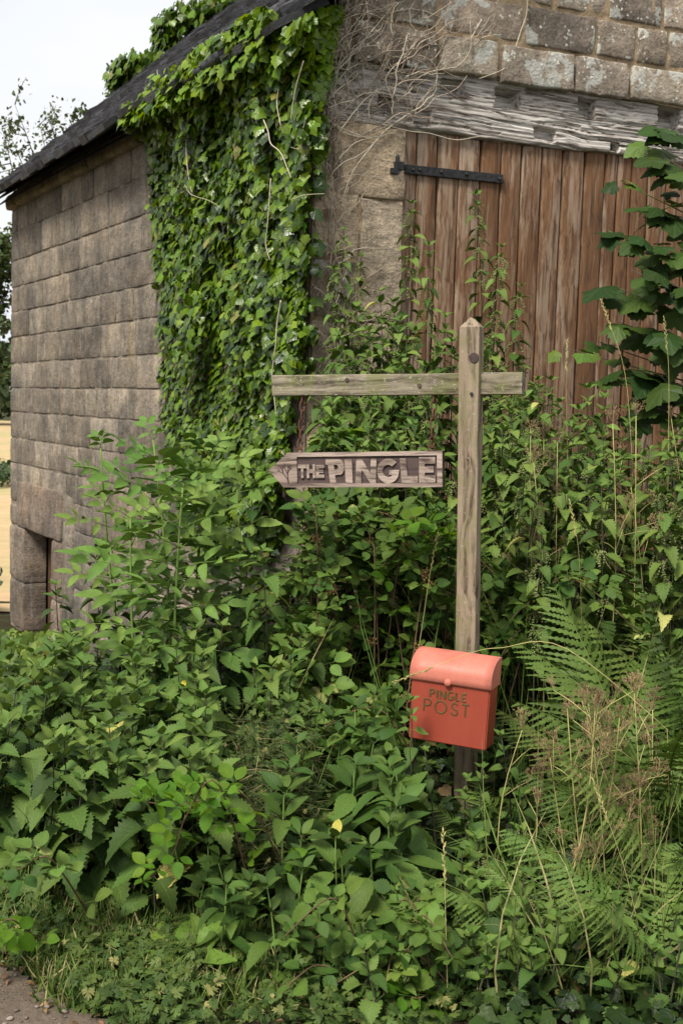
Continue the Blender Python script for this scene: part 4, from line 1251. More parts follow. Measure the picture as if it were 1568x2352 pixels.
CATKINS = []
for i in range(4):
    rr = random.Random(i); mb = MB()
    for s in range(4):
        a = rr.uniform(-0.9, 0.9); p = Vector((0, 0, 0)); d = Vector((math.sin(a), math.cos(a) * 0.6, 0.1))
        for k in range(7):
            p = p + d * 0.009; d = (d + Vector((rr.uniform(-.15, .15), rr.uniform(-.15, .15), -0.28))).normalized()
            for q in range(2):
                c = p + Vector((rr.uniform(-1, 1), rr.uniform(-1, 1), rr.uniform(-1, 1))) * 0.003; r = rr.uniform(0.0022, 0.0038)
                mb.add([c + Vector(v) * r for v in ((1, 0, 0), (-1, 0, 0), (0, 1, 0), (0, -1, 0), (0, 0, 1), (0, 0, -1))], [(0, 2, 4), (2, 1, 4), (1, 3, 4), (3, 0, 4), (2, 0, 5), (1, 2, 5), (3, 1, 5), (0, 3, 5)])
    CATKINS.append(mb.mesh('flower', M_catkin))
BERRIES = []
for i in range(3):
    rr = random.Random(i + 50); mb = MB()
    for k in range(14):
        c = Vector((rr.gauss(0, 0.012), 0.02 + rr.gauss(0, 0.010), rr.gauss(0, 0.012))); r = rr.uniform(0.0025, 0.0055)
        mb.add([c + Vector(v) * r for v in ((1, 0, 0), (-1, 0, 0), (0, 1, 0), (0, -1, 0), (0, 0, 1), (0, 0, -1))], [(0, 2, 4), (2, 1, 4), (1, 3, 4), (3, 0, 4), (2, 0, 5), (1, 2, 5), (3, 1, 5), (0, 3, 5)])
        V, Fc = tube([(0, 0, 0), tuple(c)], 0.0008, 3); mb.add(V, Fc)
    BERRIES.append(mb.mesh('fruit', M_fruit))

def cane(points, label, group, variants, gap=0.055, size=1.0, name='bramble', stem_r=0.0035, berries=0.0, both=True, stem=None, cat='bramble'):
    """arching bramble or shrub shoot with compound leaves"""
    base = points[0]
    root = empty(name, base, label, cat, group)
    if group: REG.append((root, points[2]))
    pts = []
    n = len(points)
    for i in range(n - 1):
        p0, p1, p2, p3 = points[max(0, i - 1)], points[i], points[i + 1], points[min(n - 1, i + 2)]
        for k in range(5):
            t = k / 5
            pts.append(0.5 * ((2 * p1) + (p2 - p0) * t + (2 * p0 - 5 * p1 + 4 * p2 - p3) * t * t + (3 * p1 - p0 - 3 * p2 + p3) * t ** 3))
    pts.append(points[-1])
    m_ = len(pts)
    V, Fc = tube(pts, [stem_r * (1 - 0.6 * i / m_) for i in range(m_)], 5)
    add('stem', mesh('stem', rel(base, V), Fc, stem or M_bstem, True), root, Matrix.Translation(base))
    L = sum((b - a).length for a, b in zip(pts, pts[1:]))
    k = max(3, int(L / gap))
    for i in range(k + 1):
        q = 0.12 + 0.88 * i / k
        p = on_curve(pts, q); tn = (on_curve(pts, min(1, q + 0.03)) - on_curve(pts, q - 0.03)).normalized()
        sd = 1 if i % 2 else -1
        x = tn.cross(Vector((0, 0, 1)))
        if x.length < 0.2: x = Vector((R.uniform(-1, 1), R.uniform(-1, 1), 0))
        x.normalize(); x = Matrix.Rotation(R.uniform(-1.2, 1.2), 3, tn) @ x
        d = (x * sd + tn * R.uniform(0.1, 0.6) + Vector((0, -0.3, R.uniform(-0.1, 0.5))))
        M = frame(p, d, Vector((R.uniform(-0.3, 0.3), -0.55, 1)), size * R.uniform(0.75, 1.2) * (0.6 + 0.4 * min(1, (1 - q) * 4 + 0.3)))
        if cleft(M, 0.1 * size): add('leaf', R.choice(variants), root, M)
        if berries and R.random() < berries:
            M = frame(p, d + Vector((0, 0, 0.8)), Vector((0, -1, 0.3)), 1.0)
            if clear(p): add('fruit', R.choice(BERRIES), root, M)
    return root

def gp(x, y): return Vector((x, y, ground(x, y)))
def base_under(top, jx=0.06, jy=0.05):
    x, y = top.x + R.uniform(-jx, jx), top.y + R.uniform(-jy, jy)
    return gp(x, y)

# ------------------------------------------------------------------ ivy on the barn corner
def ip(px, py, pts):                      # piecewise linear edge lookup: x for a given y
    for (x0, y0), (x1, y1) in zip(pts, pts[1:]):
        if y0 <= py <= y1: return x0 + (x1 - x0) * (py - y0) / (y1 - y0)
    return pts[0][0] if py < pts[0][1] else pts[-1][0]
IV_L = [(640, 40), (520, 120), (400, 215), (310, 275), (345, 330), (352, 420), (362, 600), (374, 800), (385, 1000), (420, 1150), (460, 1300)]
IV_R = [(772, 20), (752, 100), (738, 250), (730, 400), (720, 560), (712, 750), (694, 900), (676, 1040), (655, 1180), (630, 1300)]
ivy_root = empty('ivy', (C0.x - 0.3, C0.y + 0.2, ground(C0.x - 0.3, C0.y + 0.2)), 'thick green ivy curtain covering the barn corner up to the eaves', 'ivy')
near, rest = [], []
Z = Vector((0, 0, 1))
tries = 0
while len(near) + len(rest) < 11500 and tries < 60000:
    tries += 1
    py = R.uniform(18, 1290)
    xl, xr = ip(0, py, IV_L), ip(0, py, IV_R)
    px = R.uniform(xl - 10, xr + 16)
    jag = 18 * mnoise.noise(Vector((px * 0.02, py * 0.02, 2)))
    if px < xl + jag or px > xr + jag * 1.6: continue
    if py > 1160 and R.random() < (py - 1160) / 200: continue
    t, z = hit(px, py, C0, UL)
    e = min(1, (px - xl) / 60, (xr - px + 10) / 40)
    e = max(0.08, e)
    lump = 0.5 + 0.9 * mnoise.noise(Vector((t * 2.2, z * 2.2, 7))) + 0.4 * mnoise.noise(Vector((t * 6, z * 6, 3)))
    bulge = (0.04 + 0.27 * max(0.0, lump)) * math.sqrt(e)
    lay = R.random() ** 0.55
    if t < 0.0:                           # round the corner on the gable
        t2, z = hit(px, py, C0, UF)
        p = wp(UF, NF, t2, 0.03, z); p += (CAM - p).normalized() * bulge * 1.2 * lay; nrm = (NF + NL * 0.6)
    elif z > 3.60:                        # over the eaves on to the slates
        z_over = z
        p = wp(UL, NL, t, 0.20 + 0.06 * R.random(), z); nrm = (NL * 0.6 + Z * 0.9)
        s_ = (p - EO).dot(SL)
        p = EO + UL * t + SL * max(-0.05, min(0.65, (z - 3.58) * 1.25)) + RN * (0.09 + 0.10 * R.random())
        nrm = RN + NL * 0.3
    else:
        out = 0.03 + bulge * lay
        if z > 3.2: out += (0.16 * (z - 3.2) / 0.4)
        p = wp(UL, NL, t, 0.03, z); p += (CAM - p).normalized() * (out - 0.03) * 1.3; nrm = NL + NF * 0.30 * (t < 0.7)
    nrm = nrm.normalized()
    nrm = (nrm + Z * R.uniform(0.1, 0.7) + Vector((R.gauss(0, .28), R.gauss(0, .28), R.gauss(0, .2)))).normalized()
    down = (-Z + Vector((R.gauss(0, .45), R.gauss(0, .45), R.gauss(0, .25))) + nrm * 0.25).normalized()
    big = 0.034 + 0.042 * R.random() ** 1.3
    if py > 800: big *= 0.85
    M = frame(p, down, nrm, big)
    fresh = (z > 3.3 and R.random() < 0.55) or R.random() < 0.10 * (lay > 0.7)
    if py > 1000 and R.random() < 0.5: fresh = False
    (near if lay > 0.93 and big > 0.045 else rest).append((M, fresh, big))
for k in range(950):                     # the fringe hanging over the eaves
    t = 2.2 * R.random() ** 0.8; q = R.random()
    p = EO + UL * t + NL * R.uniform(-0.05, 0.06) + Z * (R.uniform(-0.14, 0.12) * (1 - 0.25 * t)) + RN * 0.06
    nrm = (NL + Z * 0.8 + Vector((R.gauss(0, .3), R.gauss(0, .3), R.gauss(0, .3)))).normalized()
    big = R.uniform(0.04, 0.075)
    rest.append((frame(p, -Z + NL * 0.5 + Vector((R.gauss(0, .5), R.gauss(0, .5), 0)), nrm, big), R.random() < 0.75, big))
near.sort(key=lambda e: -e[2])
rest += near[290:]; near = near[:290]
for M, fresh, _ in near: add('leaf', R.choice(L_ivy_new if fresh else L_ivy), ivy_root, M)
TI = Matrix.Translation(-ivy_root.location)
for nm, vs, fr, mt in (('foliage', L_ivy, False, M_ivy), ('young_foliage', L_ivy_new, True, M_ivy_new)):
    o = add(nm, merged(nm, vs, [TI @ M for M, f, _ in rest if f == fr], mt), ivy_root, Matrix.Translation(ivy_root.location)); o['kind'] = 'stuff'
# bare stems over the ivy, on the gable and along the lintel
def vine(pts, r, mat=M_vine, sides=5, wob=0.0):
    V, Fc = tube(pts, [r * (1 - 0.5 * i / len(pts)) for i in range(len(pts))], sides)
    add('stem', mesh('stem', rel(ivy_root.location, V), Fc, mat, True), ivy_root, Matrix.Translation(ivy_root.location))
def smooth_px(px, f, n=6):
    P = [f(*p) for p in px]; out = []
    for i in range(len(P) - 1):
        p0, p1, p2, p3 = P[max(0, i - 1)], P[i], P[i + 1], P[min(len(P) - 1, i + 2)]
        for k in range(n):
            t = k / n
            out.append(0.5 * ((2 * p1) + (p2 - p0) * t + (2 * p0 - 5 * p1 + 4 * p2 - p3) * t * t + (3 * p1 - p0 - 3 * p2 + p3) * t ** 3))
    return out + [P[-1]]
def on_left(x, y, off=0.34):
    t, z = hit(x, y, C0, UL)
    p = wp(UL, NL, t, 0, z); r = (CAM - p).normalized()
    return p + r * off * 1.15
for px, r in (([(361, 161), (368, 195), (392, 235), (428, 256), (470, 262)], .004), ([(440, 238), (430, 290), (428, 350), (434, 410), (441, 442)], .006),
              ([(425, 425), (440, 447), (478, 460), (505, 475)], .004), ([(380, 250), (392, 272), (440, 287)], .004), ([(598, 258), (615, 300), (622, 330), (645, 352), (668, 408)], .006),
              ([(622, 410), (618, 470), (614, 520), (610, 560), (620, 598)], .0055), ([(645, 690), (636, 745), (633, 790), (625, 860), (629, 905), (634, 952)], .0065), ([(640, 205), (636, 240), (645, 290)], .006),
              ([(697, 140), (682, 190), (672, 240), (668, 275)], .005), ([(703, 270), (695, 300), (690, 340), (668, 338)], .004), ([(672, 458), (700, 448), (745, 445)], .004)):
    vine(smooth_px(px, on_left), r * 0.62, M_vine_pale)
def on_front(x, y, off=0.045):
    t, z = hit(x, y, C0, UF); return wp(UF, NF, t, off, z)
for px, r in (([(930, 265), (880, 300), (840, 345), (800, 400), (775, 470)], .005), ([(735, 270), (770, 300), (800, 315), (850, 320)], .004), ([(1200, 0), (1197, 40), (1185, 75), (1170, 120), (1150, 160), (1090, 185)], .0045),
              ([(1095, 50), (1060, 110), (1020, 155), (940, 185)], .0045), ([(870, 290), (930, 305), (975, 310), (1035, 325), (1085, 318), (1110, 320)], .004), ([(760, 290), (790, 305), (838, 322)], .004),
              ([(735, 60), (790, 40), (830, 0)], .005), ([(745, 190), (800, 130), (850, 70), (900, 10)], .005)):
    vine(smooth_px(px, on_front), r, M_vine_pale)
for k in range(270):
    if k >= 150: x, y = R.uniform(712, 770), R.uniform(250, 900); a = R.uniform(-2.1, -1.0)
    elif k < 105 or k % 2: x, y = R.uniform(735, 960), R.uniform(40, 300); a = R.uniform(-2.2, -0.3)
    elif k < 125: x, y = R.uniform(730, 860), R.uniform(280, 620); a = R.uniform(-2.0, -0.9)
    else: x, y = R.uniform(930, 1090), R.uniform(0, 200); a = R.uniform(-1.5, -0.2)
    pts = []; off = R.uniform(0.03, 0.075)
    for s in range(R.randint(7, 15)):
        if x > 1150 or x < 705: break
        if y > 920: break
        pts.append(on_front(x, y, off)); a += R.gauss(0, 0.30)
        x += math.cos(a) * 15; y += math.sin(a) * 15
    if len(pts) > 3: vine(pts, R.uniform(0.0016, 0.0042), R.choice((M_vine, M_vine, M_vine_pale)), 4)

# ivy on the roof verge
rc = EO + UL * (LW - 0.2) + SL * 1.9
ivr = empty('roof_ivy', rc, 'clump of ivy growing over the far edge of the slate roof', 'ivy')
near, rest = [], []
for k in range(2600):
    q = R.random()
    s = 1.75 + q * 1.9
    wdt = 0.15 + 0.6 * q + 0.15 * math.sin(q * 14)
    t = LW + 0.25 - abs(R.gauss(0, 0.5)) * wdt * 1.4
    p = EO + UL * t + SL * s + RN * (0.09 + R.random() * (0.10 + 0.26 * q + 0.12 * math.sin(q * 17)) )
    nrm = (RN + NL * 0.5 - UF * 0.2 + Vector((R.gauss(0, .4), R.gauss(0, .4), R.gauss(0, .3)))).normalized()
    M = frame(p, -Z + NL * 0.4 + Vector((R.gauss(0, .5), R.gauss(0, .5), 0)), nrm, R.uniform(0.06, 0.105))
    (near if k < 200 else rest).append((M, q < 0.4 and R.random() < 0.4))
for M, f in near: add('leaf', R.choice(L_ivy_new if f else L_ivy), ivr, M)
TI = Matrix.Translation(-rc)
o = add('foliage', merged('foliage', L_ivy, [TI @ M for M, f in rest], M_ivy), ivr, Matrix.Translation(rc)); o['kind'] = 'stuff'

# ------------------------------------------------------------------ trees behind the barn
def tree(base, tips, label, leaves, lsize, spread, name='hawthorn_tree', trunk_r=0.07, fq=0.45):
    root = empty(name, base, label, 'tree')
    mb = MB()
    fork = base + (tips[0] - base) * fq
    mb.tube(stem_curve(base, fork, 0.1), [trunk_r * (1 - 0.05 * i) for i in range(8)], 7)
    mats = []
    for tp in tips:
        c = stem_curve(fork, tp, 0.25, 9); mb.tube(c, [trunk_r * 0.5 * (1 - 0.93 * i / 9) for i in range(10)], 5)
        for k in range(10):
            q = 1 - 0.045 * k if k < 5 else R.uniform(0.35, 1.0); p = on_curve(c, q)
            d = Vector((R.gauss(0, 1), R.gauss(0, 1), R.gauss(0.2, 0.8))).normalized() * spread * R.uniform(0.4, 1)
            c2_ = stem_curve(p, p + d, 0.05, 4); mb.tube(c2_, [0.009 * (1 - 0.18 * i) for i in range(5)], 4)
            for l in range(leaves):
                pp = on_curve(c2_, R.random()) + Vector((R.gauss(0, .05), R.gauss(0, .05), R.gauss(0, .05)))
                mats.append(frame(pp, Vector((R.gauss(0, 1), R.gauss(0, 1), R.gauss(0, 1))), Vector((R.gauss(0, 1), R.gauss(0, 1), 1)), lsize * R.uniform(0.6, 1.3)))
    V = rel(base, mb.v)
    add('trunk', mesh('trunk', V, mb.f, M_bark, True), root, Matrix.Translation(base))
    T = Matrix.Translation(-base)
    o = add('crown', merged('crown', L_twig, [T @ M for M in mats], M_twigleaf), root, Matrix.Translation(base)); o['kind'] = 'stuff'
L_twig = leaf_mesh('leaf', M_twigleaf, 3, L=1.0, W=0.7, teeth=0, fold=0.2, droop=0.2, wide=0.5)
def tp(px, py, d): return at(px, py, d)
tree(gp(-3.5, 16.6), [tp(115, 235, 15.5), tp(35, 240, 15.2), tp(20, 300, 15.6), tp(95, 300, 15.4), tp(5, 290, 15)], 'thin hawthorn tree with bare twigs against the sky behind the roof', 20, 0.055, 0.42)
tree(gp(-2.6, 18.0), [tp(215, 265, 16.5), tp(290, 200, 16.5), tp(250, 245, 16.6), tp(160, 330, 16.4), tp(185, 290, 16.4), tp(300, 230, 16.8)], 'leafy hawthorn tree rising just behind the slate roof', 48, 0.06, 0.38)
tree(gp(-5.6, 14.6), [tp(-60, 520, 14.4), tp(15, 600, 14.2), tp(-20, 560, 14.2), tp(8, 680, 14.4), tp(-10, 760, 14.2), tp(22, 540, 14.5), tp(10, 830, 14.3), tp(-30, 650, 14.3)], 'green hawthorn tree beside the far end of the barn', 42, 0.07, 0.4, trunk_r=0.035, fq=0.62)
# hedge and trees across the field
M_farleaf = mat_leaf('far_tree_leaf', (0.05, 0.085, 0.04), (0.10, 0.14, 0.065), None, vein_amt=0.0)
L_far = leaf_mesh('leaf', M_farleaf, 2, L=1.0, W=0.8, teeth=0, fold=0.2, droop=0.2, wide=0.5)
def far_tree(c, rx, rz, label, n=1100, ls=0.6, cat='tree', name='field_tree'):
    root = empty(name, c, label, cat, None)
    mb = MB(); mb.tube([Vector((0, 0, -0.2)), Vector((0, 0, rz * 1.2))], [0.25 * rz / 3, 0.1], 6)
    if cat == 'tree': add('trunk', mb.mesh('trunk', M_bark, True), root, Matrix.Translation(c))
    mats = []
    for k in range(n):
        d = Vector((R.gauss(0, 1), R.gauss(0, 1), R.gauss(0, 1))).normalized(); r = R.uniform(0.6, 1.0) * (1 + 0.4 * mnoise.noise(d * 2.1 + c))
        p = Vector((d.x * rx * r, d.y * rx * r, rz * (1.0 + 0.95 * d.z * r)))
        mats.append(frame(p, Vector((R.gauss(0, 1), R.gauss(0, 1), R.gauss(0, 1))), d + Z * 0.4, ls * R.uniform(0.5, 1.2)))
    o = add('crown', merged('crown', L_far, mats, M_farleaf), root, Matrix.Translation(c)); o['kind'] = 'stuff'
for x, y, rx, rz, lab in ((-24.2, 78, 3.4, 3.0, 'leftmost round green tree at the far edge of the field'), (-20.5, 82, 3.6, 3.6, 'tall round green tree at the far edge of the field'), (-28.5, 80, 3.6, 2.6, 'low green tree at the far left field edge'), (-16, 86, 4, 3, 'green tree at the field edge behind the barn end')):
    far_tree(gp(x, y), rx, rz, lab)
far_tree(gp(-9.6, 31), 1.3, 0.42, 'low dark hedge bush standing in the golden field', 900, 0.16, 'bush', 'hedge_bush')
far_tree(gp(-4.1, 12.2), 0.5, 0.35, 'green bush at the foot of the barn end', 900, 0.09, 'bush', 'bush')

# ------------------------------------------------------------------ sycamore at the right
sb = gp(2.75, 6.0)
syc = empty('sycamore_tree', sb, 'dark green sycamore sapling reaching in front of the plank door', 'tree')
tips = [(1430, 420, 5.75), (1395, 530, 5.8), (1500, 330, 5.8), (1540, 370, 5.6), (1415, 660, 5.5), (1480, 560, 5.4), (1300, 800, 5.75), (1380, 790, 5.6), (1420, 740, 5.5), (1520, 640, 5.3), (1500, 480, 5.6), (1440, 850, 5.4), (1520, 760, 5.3), (1560, 500, 5.4), (1560, 880, 5.2), (1480, 930, 5.4), (1550, 300, 5.7), (1610, 420, 5.5), (1640, 600, 5.4), (1620, 780, 5.3), (1450, 620, 5.6), (1560, 570, 5.4), (1380, 870, 5.5)]
mb = MB()
mb.tube(stem_curve(sb, sb + Vector((0.05, -0.1, 2.9)), 0.06), [0.03 - 0.003 * i for i in range(8)], 7)
brs = MB()
for i, (x, y, d) in enumerate(tips):
    e = at(x, y, d)
    st_ = sb + Vector((0.0, -0.05, max(0.35, min(2.6, (e.z - sb.z) * 0.72))))
    c = stem_curve(st_, e, 0.05, 7)
    add('branch', mesh('branch', rel(sb, tube(c, [0.009 * (1 - 0.8 * k / 7) for k in range(8)], 5)[0]), tube(c, 0.01, 5)[1], M_gstem if i < 2 else M_bark, True), syc, Matrix.Translation(sb))
    for k in range(16):
        q = R.uniform(0.3, 1.0) if k > 2 else 1 - 0.06 * k
        p = on_curve(c, q)
        tn = (on_curve(c, min(1, q + .05)) - on_curve(c, q - .05)).normalized()
        d_ = (Vector((R.gauss(0, 1), R.gauss(-0.5, 0.6), R.gauss(-0.1, 0.35))) + tn * 0.5).normalized()
        st2 = p + d_ * 0.05
        s = R.uniform(0.10, 0.165) * (0.7 if i < 2 else 1)
        if i in (6, 7): s *= 0.55
        new = i in (0, 2, 6) and R.random() < 0.55
        M = frame(st2, d_ + Vector((0, 0, -0.25)), Vector((R.gauss(0, .3), -0.5 + R.gauss(0, .3), 1)), s)
        add('leaf', R.choice(L_maple_new if new else L_maple), syc, M)
add('trunk', mesh('trunk', rel(sb, mb.v), mb.f, M_bark, True), syc, Matrix.Translation(sb))

# ------------------------------------------------------------------ nettles
def stand(n, xr, dr, topf, label, group, **k):
    for i in range(n):
        x = R.uniform(*xr); d = dr[0] + (dr[1] - dr[0]) * (i + R.random()) / n
        y = topf(x, (d - dr[0]) / (dr[1] - dr[0])) + R.uniform(-55, 55)
        t = at(x, y, d)
        b = base_under(t)
        if t.z - b.z < 0.12: t.z = b.z + 0.12 + 0.1 * R.random()
        nettle(b, t, label, group, **k)

# the tall stand behind the hanging sign, against the gable
stand(66, (735, 1055), (4.95, 5.85), lambda x, q: 1060 - q * 350 + 0.0012 * (x - 890) ** 2, 'tall stinging nettle in the stand behind the hanging sign', 'nettles behind the hanging sign', lsize=0.098, variants=L_nettle_f, cover=0.66, flower=0.35, gap=0.062)
stand(32, (1115, 1290), (4.9, 5.9), lambda x, q: 1040 - q * 300 + (x - 1115) * 0.55, 'tall stinging nettle in front of the plank door right of the post', 'nettles before the plank door', lsize=0.092, variants=L_nettle_f, cover=0.6, flower=0.5, gap=0.062)
stand(58, (1110, 1600), (4.5, 5.4), lambda x, q: 1150 - q * 240, 'stinging nettle in the tangled growth right of the post', 'nettles right of the post', lsize=0.092, variants=L_nettle_f, cover=0.6, flower=0.35, gap=0.062)
for x, y, d, lab in ((1092, 448, 6.0, 'tallest flowering nettle, its tip in front of the door below the hinge'), (945, 470, 6.0, 'flowering nettle reaching up the left edge of the door'), (985, 565, 5.9, 'flowering nettle in front of the second and third door planks'), (1150, 570, 5.9, 'flowering nettle rising right of the post top'), (1195, 660, 5.8, 'flowering nettle leaning right, above the end of the crossbar'), (830, 590, 5.9, 'tall nettle in front of the yellow jamb stones'), (765, 620, 5.9, 'tall nettle beside the right edge of the ivy'), (790, 530, 6.0, 'thin nettle climbing the bare wall left of the door'), (1215, 1000, 4.6, 'dark stemmed flowering nettle right of the post at sign height'), (1245, 1230, 4.4, 'dark stemmed nettle leaning beside the post above the post box')):
    t = at(x, y, d); nettle(base_under(t, 0.02, 0.02), t, lab, None, lsize=0.075, variants=L_nettle_f, cover=0.5, flower=0.9, gap=0.055)
# left foreground stand
stand(64, (-20, 510), (3.5, 4.45), lambda x, q: 1770 - q * 300, 'stinging nettle in the dense stand at the lower left', 'nettles at the lower left', lsize=0.125, cover=0.92, gap=0.052)
stand(12, (470, 720), (4.0, 4.7), lambda x, q: 1640 - q * 260, 'dark green nettle in the hollow below the hanging sign', 'nettles below the hanging sign', lsize=0.118, cover=0.7)
for x, y, d, lab in ((600, 1265, 4.5, 'large drooping dark nettle below the arrow tip of the sign'), (128, 1345, 5.2, 'slim nettle in front of the side doorway'), (222, 1262, 5.1, 'slim nettle in front of the side wall near the doorway'), (265, 1330, 4.9, 'slim nettle just left of the elder stems'), (585, 1085, 4.9, 'nettle growing in front of the lower ivy left of the arrow tip'), (405, 1490, 4.2, 'nettle with big leaves in front of the elder stem'), (448, 1560, 4.1, 'drooping nettle right of the elder stem')):
    t = at(x, y, d); nettle(base_under(t, 0.03, 0.03), t, lab, None, lsize=0.112 if d < 4.6 else 0.085, cover=0.7)
# in front of and below the post box
stand(30, (840, 1260), (3.25, 3.9), lambda x, q: 2100 - q * 270, 'stinging nettle in the clump below the red post box', 'nettles below the post box', lsize=0.09, cover=0.85, flower=0.3)
stand(46, (800, 1600), (2.95, 3.4), lambda x, q: 2200 - q * 130, 'low stinging nettle at the bottom edge', 'low nettles at the bottom edge', lsize=0.085, cover=0.9)
sv = SIGN_BOXES; SIGN_BOXES = []
for pts, lab in (([(968, 1790), (950, 1690), (944, 1610)], 'nettle shoot leaning in front of the left edge of the post box'), ([(1180, 1790), (1160, 1740), (1150, 1690)], 'small nettle shoot at the lower right corner of the post box'), ([(1010, 1830), (995, 1770), (975, 1725)], 'nettle tip below the lower left corner of the post box'), ([(1085, 1950), (1078, 1860), (1070, 1790)], 'nettle in front of the post foot under the post box'), ([(1120, 1950), (1112, 1860), (1105, 1765)], 'nettle just right of the post foot under the post box')):
    a, b, c = [at(x, y, 3.84) for x, y in pts]
    base = gp(a.x, a.y)
    r = nettle(base, c, lab, None, lsize=0.062, gap=0.042, cover=0.36 if c.z > 0.45 else 0.5, small_top=0.5, variants=L_nettle)
SIGN_BOXES = sv

# ------------------------------------------------------------------ broad leaved weeds in the middle foreground
def weed(n, xr, dr, topf, label, group, **k):
    for i in range(n):
        x = R.uniform(*xr); d = dr[0] + (dr[1] - dr[0]) * (i + R.random()) / n
        t = at(x, topf(x, (d - dr[0]) / (dr[1] - dr[0])) + R.uniform(-50, 50), d); b = base_under(t)
        if t.z - b.z < 0.12: t.z = b.z + 0.12 + 0.1 * R.random()
        nettle(b, t, label, group, name='broad_leaved_weed', variants=L_broad, stemmat=M_gstem, **k)
weed(26, (640, 930), (3.3, 4.1), lambda x, q: 1990 - q * 400 - (x - 640) * 0.1, 'broad leaved weed with long dark leaves left of the post box', 'broad leaved weeds left of the post box', lsize=0.16, gap=0.08, cover=0.8)
weed(12, (440, 720), (3.15, 3.5), lambda x, q: 2090 - q * 130, 'low broad leaved weed in the middle foreground', 'low broad leaved weeds in the foreground', lsize=0.12, gap=0.07, cover=0.9)

# ------------------------------------------------------------------ elder
def elder(x, top, bot, d, label, n_side, size, group=None):
    t = at(x, top, d); b = base_under(t, 0.05, 0.02)
    bb = at(bot[0], bot[1], d); b = gp(bb.x, bb.y)
    mid = at((x + bot[0]) / 2, (top + bot[1]) / 2, d)
    root = empty('elder', b, label, 'shrub', group)
    pts = [b, b.lerp(t, 0.33) , b.lerp(t, 0.66), t]
    V, Fc = tube(stem_curve(b, t, 0.03), [0.008 * (1 - 0.55 * i / 7) for i in range(8)], 6)
    add('stem', mesh('stem', rel(b, V), Fc, M_gstem, True), root, Matrix.Translation(b))
    H = (t - b).length
    a = R.random() * 6
    for i in range(n_side):
        q = 0.32 + 0.68 * i / (n_side - 1)
        p = b.lerp(t, q)
        for k in range(2):
            an = a + i * math.pi / 2 + k * math.pi + R.uniform(-.3, .3)
            el = 0.15 + 0.75 * (q - 0.4)
            dd = Vector((math.cos(an) * math.cos(el), math.sin(an) * math.cos(el) * 0.9, math.sin(el)))
            s = size * R.uniform(0.85, 1.15) * (1 if q < 0.9 else 0.7)
            M = frame(p, dd, Vector((0, -0.4, 1)), s)
            if cleft(M, 0.22): add('leaf', R.choice(L_elder), root, M)
elder(352, 1010, (392, 1700), 4.85, 'tall elder shoot with light green leaflets in front of the side wall', 12, 1.2)
elder(232, 1030, (300, 1650), 5.0, 'elder shoot leaning left with its light tip against the stone wall', 8, 0.9)
elder(485, 1050, (445, 1600), 4.95, 'elder shoot in front of the lower left edge of the ivy', 12, 1.25)
elder(420, 1120, (400, 1700), 4.6, 'elder shoot with broad leaflets in front of the other elder stems', 10, 1.2)
elder(300, 1190, (330, 1650), 4.6, 'elder shoot low between the slim nettles and the tall elder', 7, 1.05)
for i in range(15):
    x = R.uniform(150, 520); d = R.uniform(4.15, 4.6); t = at(x, R.uniform(1480, 1640), d); b = base_under(t)
    nettle(b, t, 'low elder sucker with plain light leaves at the elder foot', 'low elder suckers', lsize=0.09, variants=L_shrub, stemmat=M_gstem, gap=0.06, cover=0.6, name='elder_sucker')

# ------------------------------------------------------------------ brambles
def arching(n, xr, yr, dr, label, group, variants=None, berries=0.0, size=1.0, L=(0.3, 0.6)):
    for i in range(n):
        x, y, d = R.uniform(*xr), R.uniform(*yr), R.uniform(*dr)
        p = at(x, y, d); l = R.uniform(*L); a = R.uniform(0, 6.28)
        dx = Vector((math.cos(a), math.sin(a) * 0.5, 0)) * l
        b = p - dx * 0.6; b = gp(b.x, b.y)
        p.z = max(p.z, b.z + 0.1)
        e = p + dx * 0.6 + Vector((0, -0.05, -l * 0.3))
        cane([b, (b + p) / 2 + Vector((0, 0, (p.z - b.z) * 0.25)), p, e], label, group, variants or L_bramble, berries=berries, size=size)
arching(30, (690, 1045), (1150, 1480), (4.5, 5.2), 'bramble cane with dry fruit clusters below the hanging sign', 'brambles below the hanging sign', berries=0.10)
arching(16, (1090, 1330), (1250, 1500), (4.4, 5.0), 'bramble cane in the growth right of the post', 'brambles right of the post')
arching(10, (640, 900), (1480, 1700), (4.2, 4.6), 'bramble cane in the shaded hollow left of the post box', 'brambles in the hollow')
arching(12, (700, 980), (2050, 2300), (3.0, 3.3), 'low bramble cane near the bottom of the picture', 'low brambles in the foreground', size=0.9, L=(0.2, 0.35))
def px_cane(px, d, label, variants, gap, size, both=True, r=0.0032):
    P = [at(x, y, d + 0.02 * i) for i, (x, y) in enumerate(px)]
    q0 = at(px[0][0], px[0][1], d + 0.28); P[0] = gp(q0.x, q0.y)
    cane(P, label, None, variants, gap=gap, size=size, stem_r=r)
px_cane([(600, 2020), (505, 1805), (430, 1870), (395, 1965), (325, 2030)], 3.22, 'thorny bramble shoot with bright young leaves curving down in the foreground', L_bramble_new, 0.07, 0.75)
px_cane([(700, 2000), (570, 1835), (480, 1835), (400, 1850), (330, 1840)], 3.30, 'bramble shoot with bright green leaves in front of the nettles', L_bramble_new, 0.06, 0.95)
px_cane([(220, 2050), (120, 1975), (60, 1990), (10, 2010)], 3.2, 'bramble leaves at the left edge above the path', L_bramble, 0.06, 1.0)
px_cane([(110, 2120), (35, 2115), (5, 2120), (-20, 2130)], 3.05, 'bright bramble leaf at the left edge beside the path', L_bramble_new, 0.06, 0.9)
px_cane([(1010, 2400), (970, 2290), (930, 2285)], 2.95, 'bright young bramble at the bottom edge below the post', L_bramble_new, 0.04, 1.0)
px_cane([(880, 1330), (930, 1215), (990, 1235), (1060, 1240)], 4.55, 'bright green bramble tip just left of the post', L_bramble_new, 0.05, 1.0)
